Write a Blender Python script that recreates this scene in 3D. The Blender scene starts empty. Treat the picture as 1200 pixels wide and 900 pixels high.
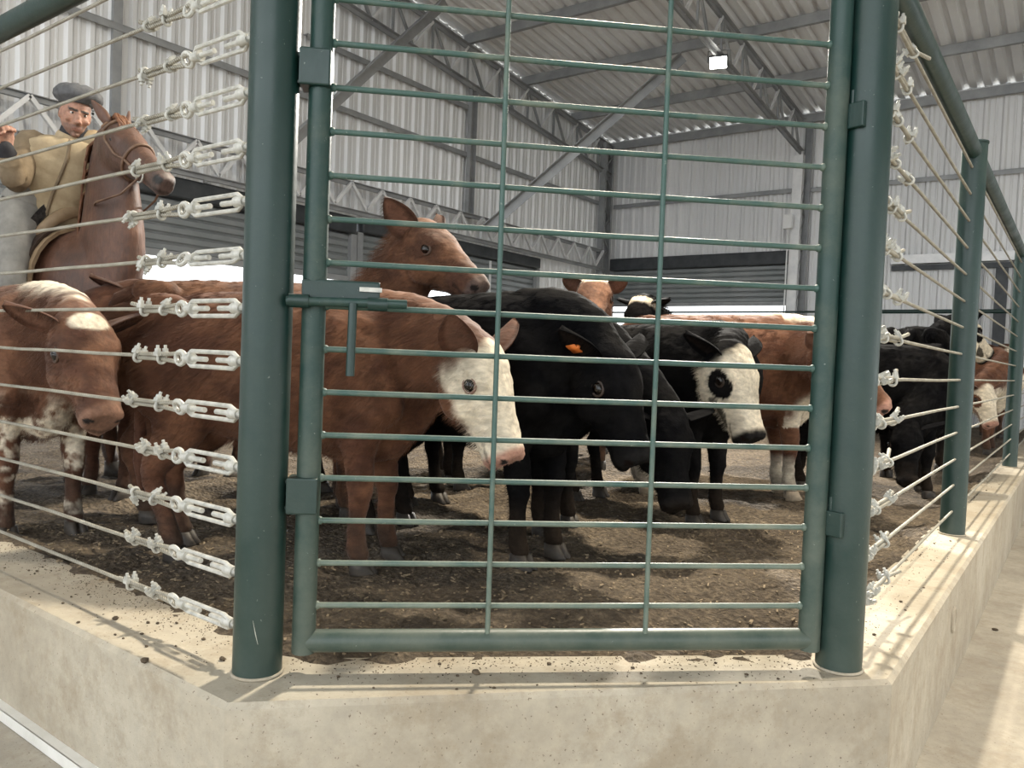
import bpy, bmesh, math, random
import numpy as np
from mathutils import Vector, Matrix

scene = bpy.context.scene
COL = scene.collection
random.seed(7)

# ------------------------------------------------------------------ camera, sky, lamps, exposure
F_PX, YAW, PITCH, ROLL, CAM_Z = 910.8, 0.633, -0.0334, 0.0399, 0.75

def camera_axes():
    f0 = np.array([-math.sin(YAW), math.cos(YAW), 0.0]); r0 = np.array([math.cos(YAW), math.sin(YAW), 0.0])
    u0 = np.array([0.0, 0.0, 1.0])
    f = f0 * math.cos(PITCH) + u0 * math.sin(PITCH); u = u0 * math.cos(PITCH) - f0 * math.sin(PITCH)
    r = r0 * math.cos(ROLL) + u * math.sin(ROLL); u = u * math.cos(ROLL) - r0 * math.sin(ROLL)
    return r, u, f
CR, CU, CF = camera_axes()
CAM = np.array([0.0, 0.0, CAM_Z])

def spot(px, py, depth):
    """world point at a photo position and a distance along the viewing axis (used only to survey the place)"""
    return CAM + (CF + CR * (px - 600) / F_PX + CU * (450 - py) / F_PX) * depth

cd = bpy.data.cameras.new('camera'); cam = bpy.data.objects.new('camera', cd); COL.objects.link(cam)
cd.sensor_fit = 'HORIZONTAL'; cd.sensor_width = 36.0; cd.lens = 36.0 * F_PX / 1200.0
cd.clip_start = 0.02; cd.clip_end = 300
cam.matrix_world = Matrix(((CR[0], CU[0], -CF[0], 0), (CR[1], CU[1], -CF[1], 0), (CR[2], CU[2], -CF[2], CAM_Z), (0, 0, 0, 1)))
scene.camera = cam

scene.view_settings.view_transform = 'Standard'; scene.view_settings.look = 'None'
scene.view_settings.gamma = 1.0; scene.view_settings.use_curve_mapping = False
scene.view_settings.exposure = 0.0
scene.cycles.use_denoising = True
scene.cycles.max_bounces = 8

world = bpy.data.worlds.new('overcast_sky'); scene.world = world; world.use_nodes = True
wn = world.node_tree.nodes; wl = world.node_tree.links
bg = wn['Background']; bg.inputs['Color'].default_value = (0.93, 0.97, 1.0, 1); bg.inputs['Strength'].default_value = 3.1

def lamp(name, kind, loc, target, energy, color, size, spread=None):
    ld = bpy.data.lights.new(name, kind); ld.energy = energy; ld.color = color
    if kind == 'AREA':
        ld.shape = 'SQUARE'; ld.size = size
        if spread: ld.spread = spread
    elif kind == 'SPOT':
        ld.shadow_soft_size = size; ld.spot_size = spread or 2.4; ld.spot_blend = 0.5
    else:
        ld.shadow_soft_size = size
    lo = bpy.data.objects.new(name, ld); COL.objects.link(lo); lo.location = loc
    lo.rotation_euler = (Vector(target) - Vector(loc)).to_track_quat('-Z', 'Y').to_euler()
    return lo
# floodlights of the hall: over the pen, over the aisle on the right, and the one seen on the truss
WARM = (1.0, 0.90, 0.74)
LAMP_PEN = lamp('lamp_light', 'AREA', (-4.2, -1.6, 5.6), (-1.6, 2.4, 0), 22, WARM, 0.25)
LAMP_AISLE = lamp('lamp_light', 'AREA', (1.6, 4.6, 5.3), (0.2, 2.8, 0), 250, WARM, 0.3)
LAMP_BACK = lamp('lamp_light', 'AREA', (-4.04, 9.62, 4.60), (-1.8, 4.4, 0), 340, (1.0, 0.95, 0.86), 0.3, 1.7)
LAMP_MID = lamp('lamp_light', 'AREA', (-2.5, 4.9, 5.6), (-2.0, 3.2, 0), 290, (1.0, 0.90, 0.73), 0.3, 2.1)

# ------------------------------------------------------------------ helpers
def link(o):
    COL.objects.link(o); return o

def tag(o, label=None, cat=None, group=None, kind=None):
    if label: o['label'] = label
    if cat: o['category'] = cat
    if group: o['group'] = group
    if kind: o['kind'] = kind
    return o

def thing(name, loc, label, cat, group=None):
    o = bpy.data.objects.new(name, None); o.empty_display_size = 0.1; o.location = loc
    link(o); return tag(o, label, cat, group)

def nrm(v):
    v = np.asarray(v, float); n = np.linalg.norm(v); return v / n if n > 1e-12 else v

def side_frame(d, hint=(0, 0, 1)):
    d = nrm(d); h = np.asarray(hint, float)
    if abs(d @ nrm(h)) > 0.98: h = np.array([1.0, 0, 0])
    s = nrm(np.cross(h, d)); return s, np.cross(d, s)

class MB:
    def __init__(self): self.v = []; self.f = []
    def add(self, vs, fs):
        b = len(self.v); self.v.extend([tuple(map(float, p)) for p in vs]); self.f.extend([tuple(i + b for i in f) for f in fs])
    def box(self, c, s, ax=None):
        c = np.asarray(c, float); s = np.asarray(s, float) / 2
        A = np.eye(3) if ax is None else np.array([nrm(a) for a in ax])
        vs = [c + A[0] * s[0] * i + A[1] * s[1] * j + A[2] * s[2] * k for k in (-1, 1) for j in (-1, 1) for i in (-1, 1)]
        self.add(vs, [(0, 2, 3, 1), (4, 5, 7, 6), (0, 1, 5, 4), (2, 6, 7, 3), (0, 4, 6, 2), (1, 3, 7, 5)]); return self
    def bar(self, a, b, w, h, up=(0, 0, 1)):
        a = np.asarray(a, float); b = np.asarray(b, float); d = b - a
        s, u = side_frame(d, up); return self.box((a + b) / 2, (np.linalg.norm(d), w, h), (d, s, u))
    def angle(self, a, b, w, t, up=(0, 0, 1), flip=1):
        """steel angle: two thin flanges"""
        a = np.asarray(a, float); b = np.asarray(b, float); d = b - a; s, u = side_frame(d, up)
        L = np.linalg.norm(d); m = (a + b) / 2
        self.box(m, (L, w, t), (d, s, u)); self.box(m + s * flip * (w - t) / 2 - u * (w / 2), (L, t, w), (d, s, u)); return self
    def channel(self, a, b, w, h, t, up=(0, 0, 1)):
        a = np.asarray(a, float); b = np.asarray(b, float); d = b - a; s, u = side_frame(d, up)
        L = np.linalg.norm(d); m = (a + b) / 2
        self.box(m, (L, t, h), (d, s, u)); self.box(m + s * w / 2 + u * (h - t) / 2, (L, w, t), (d, s, u))
        self.box(m + s * w / 2 - u * (h - t) / 2, (L, w, t), (d, s, u)); return self
    def tube(self, pts, r, n=12, cap=True, hint=(0, 0, 1)):
        pts = [np.asarray(p, float) for p in pts]; k = len(pts)
        rs = r if hasattr(r, '__len__') else [r] * k
        vs = []; s0 = None
        for i, p in enumerate(pts):
            d = pts[min(i + 1, k - 1)] - pts[max(i - 1, 0)]; d = nrm(d)
            if s0 is None: s, u = side_frame(d, hint)
            else:
                s = nrm(s0 - d * (s0 @ d)); u = np.cross(d, s)
            s0 = s
            for j in range(n):
                a = 2 * math.pi * j / n; vs.append(p + (s * math.cos(a) + u * math.sin(a)) * rs[i])
        fs = [(i * n + j, i * n + (j + 1) % n, (i + 1) * n + (j + 1) % n, (i + 1) * n + j) for i in range(k - 1) for j in range(n)]
        if cap: fs += [tuple(range(n - 1, -1, -1)), tuple((k - 1) * n + j for j in range(n))]
        self.add(vs, fs); return self
    def ring(self, c, normal, R, r, n=20, m=8, stretch=None):
        s, u = side_frame(normal); vs = []; c = np.asarray(c, float); nn = nrm(normal)
        if stretch is not None: s = nrm(stretch[0]); u = np.cross(nn, s); k = stretch[1]
        else: k = 1
        for i in range(n):
            a = 2 * math.pi * i / n; o = s * math.cos(a) * k + u * math.sin(a)
            for j in range(m):
                b = 2 * math.pi * j / m; vs.append(c + o * R + (nrm(o) * math.cos(b) + nn * math.sin(b)) * r)
        self.add(vs, [(i * m + j, ((i + 1) % n) * m + j, ((i + 1) % n) * m + (j + 1) % m, i * m + (j + 1) % m) for i in range(n) for j in range(m)]); return self
    def loft(self, secs, n=24, ends=True):
        """secs: (centre, U, V, ru, rv[, power]) rings of a superellipse"""
        vs = []
        for s in secs:
            c, U, V, ru, rv = s[:5]; p = s[5] if len(s) > 5 else 2.0
            c = np.asarray(c, float); U = np.asarray(U, float); V = np.asarray(V, float)
            for j in range(n):
                a = 2 * math.pi * j / n; ca, sa = math.cos(a), math.sin(a)
                x = math.copysign(abs(ca) ** (2 / p), ca); y = math.copysign(abs(sa) ** (2 / p), sa)
                vs.append(c + U * ru * x + V * rv * y)
        k = len(secs)
        fs = [(i * n + j, i * n + (j + 1) % n, (i + 1) * n + (j + 1) % n, (i + 1) * n + j) for i in range(k - 1) for j in range(n)]
        if ends: fs += [tuple(range(n - 1, -1, -1)), tuple((k - 1) * n + j for j in range(n))]
        self.add(vs, fs); return self
    def blob(self, c, r, n=10, m=7, jit=0.0, rng=random, ax=None):
        c = np.asarray(c, float); r = np.asarray(r if hasattr(r, '__len__') else (r, r, r), float)
        A = np.eye(3) if ax is None else np.array([nrm(a) for a in ax])
        vs = []
        for i in range(1, m):
            t = math.pi * i / m
            for j in range(n):
                a = 2 * math.pi * j / n; k = 1 + rng.uniform(-jit, jit)
                l = np.array([math.sin(t) * math.cos(a), math.sin(t) * math.sin(a), math.cos(t)]) * r * k
                vs.append(c + l @ A)
        t_ = c + np.array([0, 0, r[2]]) @ A; b_ = c - np.array([0, 0, r[2]]) @ A
        fs = [(i * n + j, (i + 1) * n + j, (i + 1) * n + (j + 1) % n, i * n + (j + 1) % n) for i in range(m - 2) for j in range(n)]
        q = len(vs); vs += [t_, b_]
        fs += [(q, j, (j + 1) % n) for j in range(n)] + [(q + 1, (m - 2) * n + (j + 1) % n, (m - 2) * n + j) for j in range(n)]
        self.add(vs, fs); return self
    def build(self, name, mat, parent=None, smooth=False, bevel=0, fix=True):
        o0 = np.zeros(3)
        if parent is not None:
            q = parent
            while q is not None: o0 = o0 + np.array(q.location); q = q.parent
        me = bpy.data.meshes.new(name)
        me.from_pydata([tuple(np.array(p) - o0) for p in self.v], [], self.f)
        if fix:
            b = bmesh.new(); b.from_mesh(me); bmesh.ops.recalc_face_normals(b, faces=b.faces); b.to_mesh(me); b.free()
        if smooth:
            for p in me.polygons: p.use_smooth = True
            if smooth == 'auto': me.set_sharp_from_angle(angle=math.radians(35))
        me.materials.append(mat)
        o = bpy.data.objects.new(name, me); link(o)
        if parent is not None: o.parent = parent
        if bevel:
            m = o.modifiers.new('bevel', 'BEVEL'); m.width = bevel; m.segments = 2; m.limit_method = 'ANGLE'
        return o

# ------------------------------------------------------------------ materials
def new_mat(name):
    m = bpy.data.materials.new(name); m.use_nodes = True
    return m, m.node_tree.nodes, m.node_tree.links, m.node_tree.nodes['Principled BSDF']

def noise_node(N, L, scale, detail=6, rough=0.6, coord='Object', vscale=None):
    tc = N.new('ShaderNodeTexCoord'); n = N.new('ShaderNodeTexNoise'); n.inputs['Scale'].default_value = scale
    n.inputs['Detail'].default_value = detail; n.inputs['Roughness'].default_value = rough
    if vscale:
        mp = N.new('ShaderNodeMapping'); mp.inputs['Scale'].default_value = vscale
        L.new(tc.outputs[coord], mp.inputs['Vector']); L.new(mp.outputs['Vector'], n.inputs['Vector'])
    else: L.new(tc.outputs[coord], n.inputs['Vector'])
    return n

def ramp_node(N, L, fac, stops):
    r = N.new('ShaderNodeValToRGB'); e = r.color_ramp.elements
    while len(e) < len(stops): e.new(0.5)
    for el, (p, c) in zip(e, stops):
        el.position = p; el.color = (*c, 1) if len(c) == 3 else c
    L.new(fac, r.inputs['Fac']); return r

def mix_node(N, L, fac, a, b):
    m = N.new('ShaderNodeMix'); m.data_type = 'RGBA'
    if isinstance(fac, float): m.inputs['Factor'].default_value = fac
    else: L.new(fac, m.inputs['Factor'])
    for s, i in ((a, 'A'), (b, 'B')):
        k = [x for x in m.inputs if x.name == i and x.type == 'RGBA'][0]
        if isinstance(s, tuple): k.default_value = (*s, 1)
        else: L.new(s, k)
    return [x for x in m.outputs if x.type == 'RGBA'][0]

def mat(name, c1, c2=None, scale=8, rough=0.6, metal=0.0, bump=0.0, bscale=60, lo=0.35, hi=0.65, vscale=None, bdist=0.01):
    m, N, L, P = new_mat(name)
    P.inputs['Roughness'].default_value = rough; P.inputs['Metallic'].default_value = metal
    if c2 is None: P.inputs['Base Color'].default_value = (*c1, 1)
    else:
        n = noise_node(N, L, scale, vscale=vscale); r = ramp_node(N, L, n.outputs['Fac'], [(lo, c1), (hi, c2)])
        L.new(r.outputs['Color'], P.inputs['Base Color'])
    if bump:
        b = N.new('ShaderNodeBump'); b.inputs['Strength'].default_value = bump; b.inputs['Distance'].default_value = bdist
        n2 = noise_node(N, L, bscale); L.new(n2.outputs['Fac'], b.inputs['Height']); L.new(b.outputs['Normal'], P.inputs['Normal'])
    return m

def paint_mat(name, paint, dust, amount, rough):
    """green enamel with dusty film, pale scuffs and splashes of dried mud low down"""
    m, N, L, P = new_mat(name); P.inputs['Roughness'].default_value = rough
    n1 = noise_node(N, L, 5, 8, 0.7); n2 = noise_node(N, L, 90, 3, 0.6); n3 = noise_node(N, L, 14, 8, 0.75, vscale=(1, 1, 0.35))
    geo = N.new('ShaderNodeNewGeometry'); sx = N.new('ShaderNodeSeparateXYZ'); L.new(geo.outputs['Position'], sx.inputs['Vector'])
    mr = N.new('ShaderNodeMapRange'); mr.inputs['From Min'].default_value = 0.0; mr.inputs['From Max'].default_value = 0.75
    mr.inputs['To Min'].default_value = 0.30; mr.inputs['To Max'].default_value = 0.0; L.new(sx.outputs['Z'], mr.inputs['Value'])
    ad = N.new('ShaderNodeMath'); ad.operation = 'ADD'; L.new(n1.outputs['Fac'], ad.inputs[0]); L.new(mr.outputs['Result'], ad.inputs[1])
    r1 = ramp_node(N, L, ad.outputs[0], [(0.48, (0, 0, 0)), (0.95, (amount,) * 3)])
    c = mix_node(N, L, r1.outputs['Color'], paint, dust)
    r2 = ramp_node(N, L, n2.outputs['Fac'], [(0.70, (0, 0, 0)), (0.76, (0.55,) * 3)])
    c = mix_node(N, L, r2.outputs['Color'], c, (0.30, 0.34, 0.30))
    r3 = ramp_node(N, L, n3.outputs['Fac'], [(0.60, (0, 0, 0)), (0.75, (0.35,) * 3)])
    c = mix_node(N, L, r3.outputs['Color'], c, tuple(x * 0.5 for x in paint))
    L.new(c, P.inputs['Base Color'])
    rr = ramp_node(N, L, n1.outputs['Fac'], [(0.3, (rough - 0.06,) * 3), (0.8, (rough + 0.25,) * 3)]); L.new(rr.outputs['Color'], P.inputs['Roughness'])
    b = N.new('ShaderNodeBump'); b.inputs['Strength'].default_value = 0.12; b.inputs['Distance'].default_value = 0.004
    L.new(n2.outputs['Fac'], b.inputs['Height']); L.new(b.outputs['Normal'], P.inputs['Normal'])
    return m

def concrete_mat(name, base, dark, pale, bump=0.35):
    m, N, L, P = new_mat(name); P.inputs['Roughness'].default_value = 0.85
    n1 = noise_node(N, L, 1.6, 9, 0.65); n2 = noise_node(N, L, 22, 7, 0.7); n3 = noise_node(N, L, 130, 2, 0.5); n4 = noise_node(N, L, 5, 9, 0.8)
    r1 = ramp_node(N, L, n1.outputs['Fac'], [(0.30, dark), (0.52, base), (0.75, pale)])
    r2 = ramp_node(N, L, n2.outputs['Fac'], [(0.25, (0.80,) * 3), (0.7, (1.05, 1.04, 1.02))])
    mul = N.new('ShaderNodeMix'); mul.data_type = 'RGBA'; mul.blend_type = 'MULTIPLY'; mul.inputs['Factor'].default_value = 1.0
    ins = [x for x in mul.inputs if x.type == 'RGBA']; L.new(r1.outputs['Color'], ins[0]); L.new(r2.outputs['Color'], ins[1])
    c = [x for x in mul.outputs if x.type == 'RGBA'][0]
    r3 = ramp_node(N, L, n3.outputs['Fac'], [(0.67, (0, 0, 0)), (0.73, (0.75,) * 3)])
    c = mix_node(N, L, r3.outputs['Color'], c, (0.10, 0.07, 0.045))
    r4 = ramp_node(N, L, n4.outputs['Fac'], [(0.49, (0, 0, 0)), (0.64, (0.62,) * 3)])
    c = mix_node(N, L, r4.outputs['Color'], c, tuple(x * y for x, y in zip(dark, (0.80, 0.74, 0.66))))
    L.new(c, P.inputs['Base Color'])
    b = N.new('ShaderNodeBump'); b.inputs['Strength'].default_value = bump; b.inputs['Distance'].default_value = 0.006
    L.new(n2.outputs['Fac'], b.inputs['Height']); L.new(b.outputs['Normal'], P.inputs['Normal'])
    return m

GREEN = paint_mat('green_enamel', (0.006, 0.028, 0.024), (0.13, 0.15, 0.12), 0.26, 0.34)
GATEGREEN = paint_mat('dusty_green_enamel', (0.011, 0.040, 0.034), (0.25, 0.25, 0.19), 0.42, 0.42)
BARGREEN = paint_mat('worn_green_rod_paint', (0.042, 0.092, 0.080), (0.33, 0.33, 0.25), 0.65, 0.45)
GALV = mat('galvanised_fittings', (0.38, 0.38, 0.35), (0.58, 0.575, 0.53), 40, 0.5, 0.25, 0.2, 200)
WALLSHEET = mat('galvanised_wall_sheet', (0.66, 0.67, 0.68), (0.77, 0.775, 0.78), 0.8, 0.5, 0.15, vscale=(1, 1, 0.25))
ROOFSHEET = mat('galvanised_roof_sheet', (0.68, 0.69, 0.71), (0.78, 0.79, 0.80), 0.9, 0.55, 0.1)
STEEL = mat('grey_steel_sections', (0.24, 0.25, 0.26), (0.34, 0.35, 0.355), 3, 0.5, 0.3)
BRIGHTSTEEL = mat('bright_galvanised_steel', (0.62, 0.63, 0.64), (0.76, 0.76, 0.76), 6, 0.4, 0.2)
DARKSTEEL = mat('dark_steel', (0.03, 0.035, 0.04), (0.06, 0.065, 0.07), 5, 0.5, 0.3)
SLAT = mat('roller_door_slats', (0.20, 0.22, 0.225), (0.26, 0.275, 0.28), 2, 0.45, 0.4)
CURB = concrete_mat('painted_curb_concrete', (0.43, 0.385, 0.305), (0.34, 0.295, 0.225), (0.49, 0.45, 0.37))
FLOORC = concrete_mat('dusty_floor_concrete', (0.46, 0.42, 0.35), (0.36, 0.325, 0.27), (0.54, 0.50, 0.42))
WHITEBAR = mat('scuffed_white_channel', (0.62, 0.61, 0.56), (0.78, 0.77, 0.73), 9, 0.45, 0.1, lo=0.25, hi=0.6)
PLASTIC = mat('white_plastic', (0.75, 0.76, 0.76), None, rough=0.4)

def dirt_mat():
    m, N, L, P = new_mat('trampled_dirt'); P.inputs['Roughness'].default_value = 0.95
    n1 = noise_node(N, L, 2.2, 8, 0.7); n2 = noise_node(N, L, 38, 8, 0.75); v = N.new('ShaderNodeTexVoronoi'); v.inputs['Scale'].default_value = 55
    tc = N.new('ShaderNodeTexCoord'); L.new(tc.outputs['Object'], v.inputs['Vector'])
    r1 = ramp_node(N, L, n2.outputs['Fac'], [(0.25, (0.045, 0.035, 0.025)), (0.5, (0.125, 0.100, 0.070)), (0.72, (0.31, 0.255, 0.18))])
    r2 = ramp_node(N, L, n1.outputs['Fac'], [(0.35, (0.55, 0.5, 0.46)), (0.65, (1.15, 1.1, 1.05))])
    mul = N.new('ShaderNodeMix'); mul.data_type = 'RGBA'; mul.blend_type = 'MULTIPLY'; mul.inputs['Factor'].default_value = 1.0
    ins = [x for x in mul.inputs if x.type == 'RGBA']; L.new(r1.outputs['Color'], ins[0]); L.new(r2.outputs['Color'], ins[1])
    L.new([x for x in mul.outputs if x.type == 'RGBA'][0], P.inputs['Base Color'])
    ad = N.new('ShaderNodeMath'); ad.operation = 'ADD'; L.new(n2.outputs['Fac'], ad.inputs[0]); L.new(v.outputs['Distance'], ad.inputs[1])
    b = N.new('ShaderNodeBump'); b.inputs['Strength'].default_value = 1.0; b.inputs['Distance'].default_value = 0.02
    L.new(ad.outputs[0], b.inputs['Height']); L.new(b.outputs['Normal'], P.inputs['Normal'])
    return m
DIRT = dirt_mat()

def rope_mat():
    m, N, L, P = new_mat('steel_wire_rope'); P.inputs['Roughness'].default_value = 0.5; P.inputs['Metallic'].default_value = 0.25
    tc = N.new('ShaderNodeTexCoord'); w = N.new('ShaderNodeTexWave'); w.wave_type = 'BANDS'; w.bands_direction = 'DIAGONAL'
    w.inputs['Scale'].default_value = 70; L.new(tc.outputs['Object'], w.inputs['Vector'])
    n = noise_node(N, L, 12)
    r = ramp_node(N, L, n.outputs['Fac'], [(0.3, (0.27, 0.25, 0.20)), (0.7, (0.47, 0.45, 0.38))])
    r2 = ramp_node(N, L, w.outputs['Fac'], [(0.2, (0.72,) * 3), (0.6, (1.0,) * 3)])
    mul = N.new('ShaderNodeMix'); mul.data_type = 'RGBA'; mul.blend_type = 'MULTIPLY'; mul.inputs['Factor'].default_value = 1.0
    ins = [x for x in mul.inputs if x.type == 'RGBA']; L.new(r.outputs['Color'], ins[0]); L.new(r2.outputs['Color'], ins[1])
    L.new([x for x in mul.outputs if x.type == 'RGBA'][0], P.inputs['Base Color'])
    b = N.new('ShaderNodeBump'); b.inputs['Strength'].default_value = 0.7; b.inputs['Distance'].default_value = 0.003
    L.new(w.outputs['Fac'], b.inputs['Height']); L.new(b.outputs['Normal'], P.inputs['Normal'])
    return m
ROPE = rope_mat()
def glow_mat(name, c, s):
    m, N, L, P = new_mat(name); P.inputs['Base Color'].default_value = (0.8, 0.8, 0.8, 1)
    P.inputs['Emission Color'].default_value = (*c, 1); P.inputs['Emission Strength'].default_value = s; return m
LAMPGLOW = glow_mat('lit_lamp_glass', (1.0, 0.96, 0.88), 25)

# ------------------------------------------------------------------ the hall
XW, YB = -7.95, 13.93            # gable wall on the left, eave wall at the back
FLOOR_Z, PEN_Z = -0.40, -0.03
def roof_z(y): return 5.2 + 0.1 * (YB - y)

b = MB(); b.box((0, 4, FLOOR_Z - 0.05), (44, 44, 0.1)); tag(b.build('floor', FLOORC), kind='structure')
b = MB(); b.box((-5.4, -2.52, -0.40), (7.2, 6.94, 0.10)); tag(b.build('floor_left', FLOORC), kind='structure')

def ribbed(axis, a0, a1, pitch, fixed, depth, lo, hi):
    """ribbed sheet: trapezoid ribs along `axis`; lo(a), hi(a) give the bottom and top heights, lo may be None for a gap"""
    m = MB(); prof = []
    a = a0
    while a < a1:
        for da, off in ((0, 0), (0.028, depth), (0.068, depth), (0.096, 0), (pitch * 0.62, 0), (pitch * 0.66, depth * 0.3), (pitch * 0.74, depth * 0.3), (pitch * 0.78, 0)):
            if a + da < a1: prof.append((a + da, off))
        a += pitch
    prof.append((a1, 0))
    for (p, op), (q, oq) in zip(prof, prof[1:]):
        mid = (p + q) / 2; l, h = lo(mid), hi
        if axis == 'y': vs = [(fixed + op, p, l), (fixed + oq, q, l), (fixed + oq, q, h(q)), (fixed + op, p, h(p))]
        else: vs = [(p, fixed - op, l), (q, fixed - oq, l), (q, fixed - oq, h(q)), (p, fixed - op, h(p))]
        m.add(vs, [(0, 1, 2, 3)])
    return m
DOOR_A, DOOR_B = (0.6, 7.05), (7.16, 11.35)
def left_lo(y): return 2.5 if (DOOR_A[0] < y < DOOR_A[1] or DOOR_B[0] < y < DOOR_B[1]) else FLOOR_Z
tag(ribbed('y', -6, YB, 0.205, XW, 0.032, left_lo, lambda y: roof_z(y) - 0.02).build('wall_left', WALLSHEET, fix=False), kind='structure')
DOOR_C = (-7.80, -4.22)
def back_lo(x): return 2.6 if DOOR_C[0] < x < DOOR_C[1] else FLOOR_Z
tag(ribbed('x', XW, 7, 0.25, YB, 0.032, back_lo, lambda x: roof_z(YB) - 0.0).build('wall_back', WALLSHEET, fix=False), kind='structure')
# unseen upper right wall of the hall, added to cut the sky light
m = MB(); m.add([(7, -6.0, 2.2), (7, YB, 2.2), (7, YB, roof_z(YB)), (7, -6.0, roof_z(-6.0))], [(0, 1, 2, 3)]); tag(m.build('wall_right', WALLSHEET, fix=False), kind='structure')
# roof sheet, ribs running down the slope
m = MB(); x = XW - 0.4; prof = []
while x < 7:
    prof += [(x, 0), (x + 0.03, 0.058), (x + 0.075, 0.058), (x + 0.105, 0), (x + 0.16, 0.0)]; x += 0.2
for (p, op), (q, oq) in zip(prof, prof[1:]):
    m.add([(p, -6, roof_z(-6) + op), (q, -6, roof_z(-6) + oq), (q, YB + 0.3, roof_z(YB + 0.3) + oq), (p, YB + 0.3, roof_z(YB + 0.3) + op)], [(0, 1, 2, 3)])
tag(m.build('ceiling', ROOFSHEET, fix=False), kind='structure')

# purlins under the roof, counted from the back wall
ORD = ['first', 'second', 'third', 'fourth', 'fifth', 'sixth', 'seventh', 'eighth', 'ninth', 'tenth', 'eleventh', 'twelfth', 'thirteenth', 'fourteenth', 'fifteenth']
for i, y in enumerate((13.78, 12.35, 10.75, 9.2, 7.65, 6.1, 4.55)):
    z = roof_z(y) - (0.15 if i == 0 else 0.075)
    m = MB(); m.channel((XW, y, z), (7, y, z), 0.06, 0.14, 0.006)
    tag(m.build('roof_purlin', STEEL), f'grey steel roof purlin, {ORD[i]} out from the back wall', 'purlin', 'roof purlins')

# roof trusses: two chords and a zigzag of webs
def roof_truss(x, label):
    t = thing('roof_truss', (x, YB - 0.2, FLOOR_Z), label, 'truss', 'roof trusses')
    up = lambda y: roof_z(y) - 0.20; lo = lambda y: roof_z(y) - 0.74
    m = MB()
    for s in (-0.035, 0.035): m.angle((x + s, 2.5, up(2.5)), (x + s, YB - 0.25, up(YB - 0.25)), 0.06, 0.007, flip=np.sign(s))
    m.build('top_chord', STEEL, t)
    m = MB()
    for s in (-0.035, 0.035): m.angle((x + s, 2.5, lo(2.5)), (x + s, YB - 0.25, lo(YB - 0.25)), 0.06, 0.007, flip=np.sign(s))
    m.build('bottom_chord', STEEL, t)
    y = YB - 0.35; k = 0
    while y > 3.0:
        a = (x, y, up(y) if k % 2 else lo(y)); c = (x, y - 0.40, lo(y - 0.4) if k % 2 else up(y - 0.4))
        MB().bar(a, c, 0.035, 0.035).build('web_bar', BRIGHTSTEEL if k % 2 else STEEL, t)
        if k % 2 == 0: MB().bar((x, y - 0.40, up(y - 0.4)), (x, y - 0.40, lo(y - 0.4)), 0.03, 0.03).build('web_bar', STEEL, t)
        y -= 0.40; k += 1
    return t
roof_truss(XW + 0.14, 'grey lattice roof truss lying against the sloping top of the left wall')
roof_truss(-4.1, 'grey lattice roof truss carrying the lit floodlight, ending on the white column')

# columns
def lattice_column(x, y, z1, label, mt, wide=0.26):
    t = thing('lattice_column', (x, y, FLOOR_Z), label, 'column')
    for s in (-1, 1): MB().channel((x, y + s * wide / 2, FLOOR_Z), (x, y + s * wide / 2, z1), 0.06 * s, 0.12, 0.007, up=(1, 0, 0)).build('flange', mt, t)
    z = FLOOR_Z + 0.1; k = 0
    while z + 0.3 < z1:
        MB().bar((x, y - s * wide / 2 * (-1) ** k, z), (x, y + s * wide / 2 * (-1) ** k, z + 0.3), 0.03, 0.03).build('lacing_bar', STEEL, t); z += 0.3; k += 1
    return t
lattice_column(XW + 0.16, YB - 0.42, roof_z(YB - 0.4) - 0.2, 'grey laced steel column in the far corner of the hall', STEEL, 0.34)
t = thing('steel_column', (-4.1, YB - 0.3, FLOOR_Z), 'bright galvanised column at the back wall beside the roller door', 'column')
MB().channel((-4.1, YB - 0.36, FLOOR_Z), (-4.1, YB - 0.36, 4.40), -0.11, 0.16, 0.008, up=(1, 0, 0)).build('column_shaft', BRIGHTSTEEL, t)
z = FLOOR_Z + 0.2
MB().channel((-4.0, YB - 0.12, FLOOR_Z), (-4.0, YB - 0.12, 5.0), 0.06, 0.12, 0.008, up=(1, 0, 0)).build('rear_flange', STEEL, t)
for k in range(15):
    MB().bar((-4.03, YB - (0.34 if k % 2 else 0.13), z), (-4.03, YB - (0.13 if k % 2 else 0.34), z + 0.3), 0.028, 0.028).build('lacing_bar', STEEL, t); z += 0.3
t = thing('wall_post', (XW + 0.1, 9.36, 2.6), 'dark grey upright of the left wall standing on the lattice beam', 'wall post')
MB().channel((XW + 0.09, 9.36, 2.9), (XW + 0.09, 9.36, roof_z(9.36) - 0.7), 0.07, 0.14, 0.007, up=(0, 1, 0)).build('upright', STEEL, t)
# corner wall post seen at the left over the rider
t = thing('wall_post', (XW + 0.1, 3.9, 2.6), 'thin grey upright of the left wall above the horse', 'wall post')
MB().box((XW + 0.06, 3.9, 4.2), (0.05, 0.09, 2.7)).build('upright', STEEL, t)

# girts on the walls
for y0, y1, z, lab in ((-6, 13.6, 3.90, 'bright sloping-lit girt across the left wall above the lattice beam'), (6.2, 9.36, 4.62, 'short upper girt on the left wall under the truss')):
    m = MB(); m.channel((XW + 0.04, y0, z), (XW + 0.04, y1, z), -0.07, 0.10, 0.006, up=(1, 0, 0))
    tag(m.build('wall_girt', STEEL), lab, 'girt', 'wall girts')
for x0, x1, z, lab in ((-7.8, -4.2, 3.90, 'grey girt across the back wall left of the bright column'), (-4.0, 7, 3.88, 'grey girt across the back wall behind the right fence')):
    m = MB(); m.channel((x0, YB - 0.04, z), (x1, YB - 0.04, z), 0.07, 0.10, 0.006, up=(0, 1, 0))
    tag(m.build('wall_girt', STEEL), lab, 'girt', 'wall girts')

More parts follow.
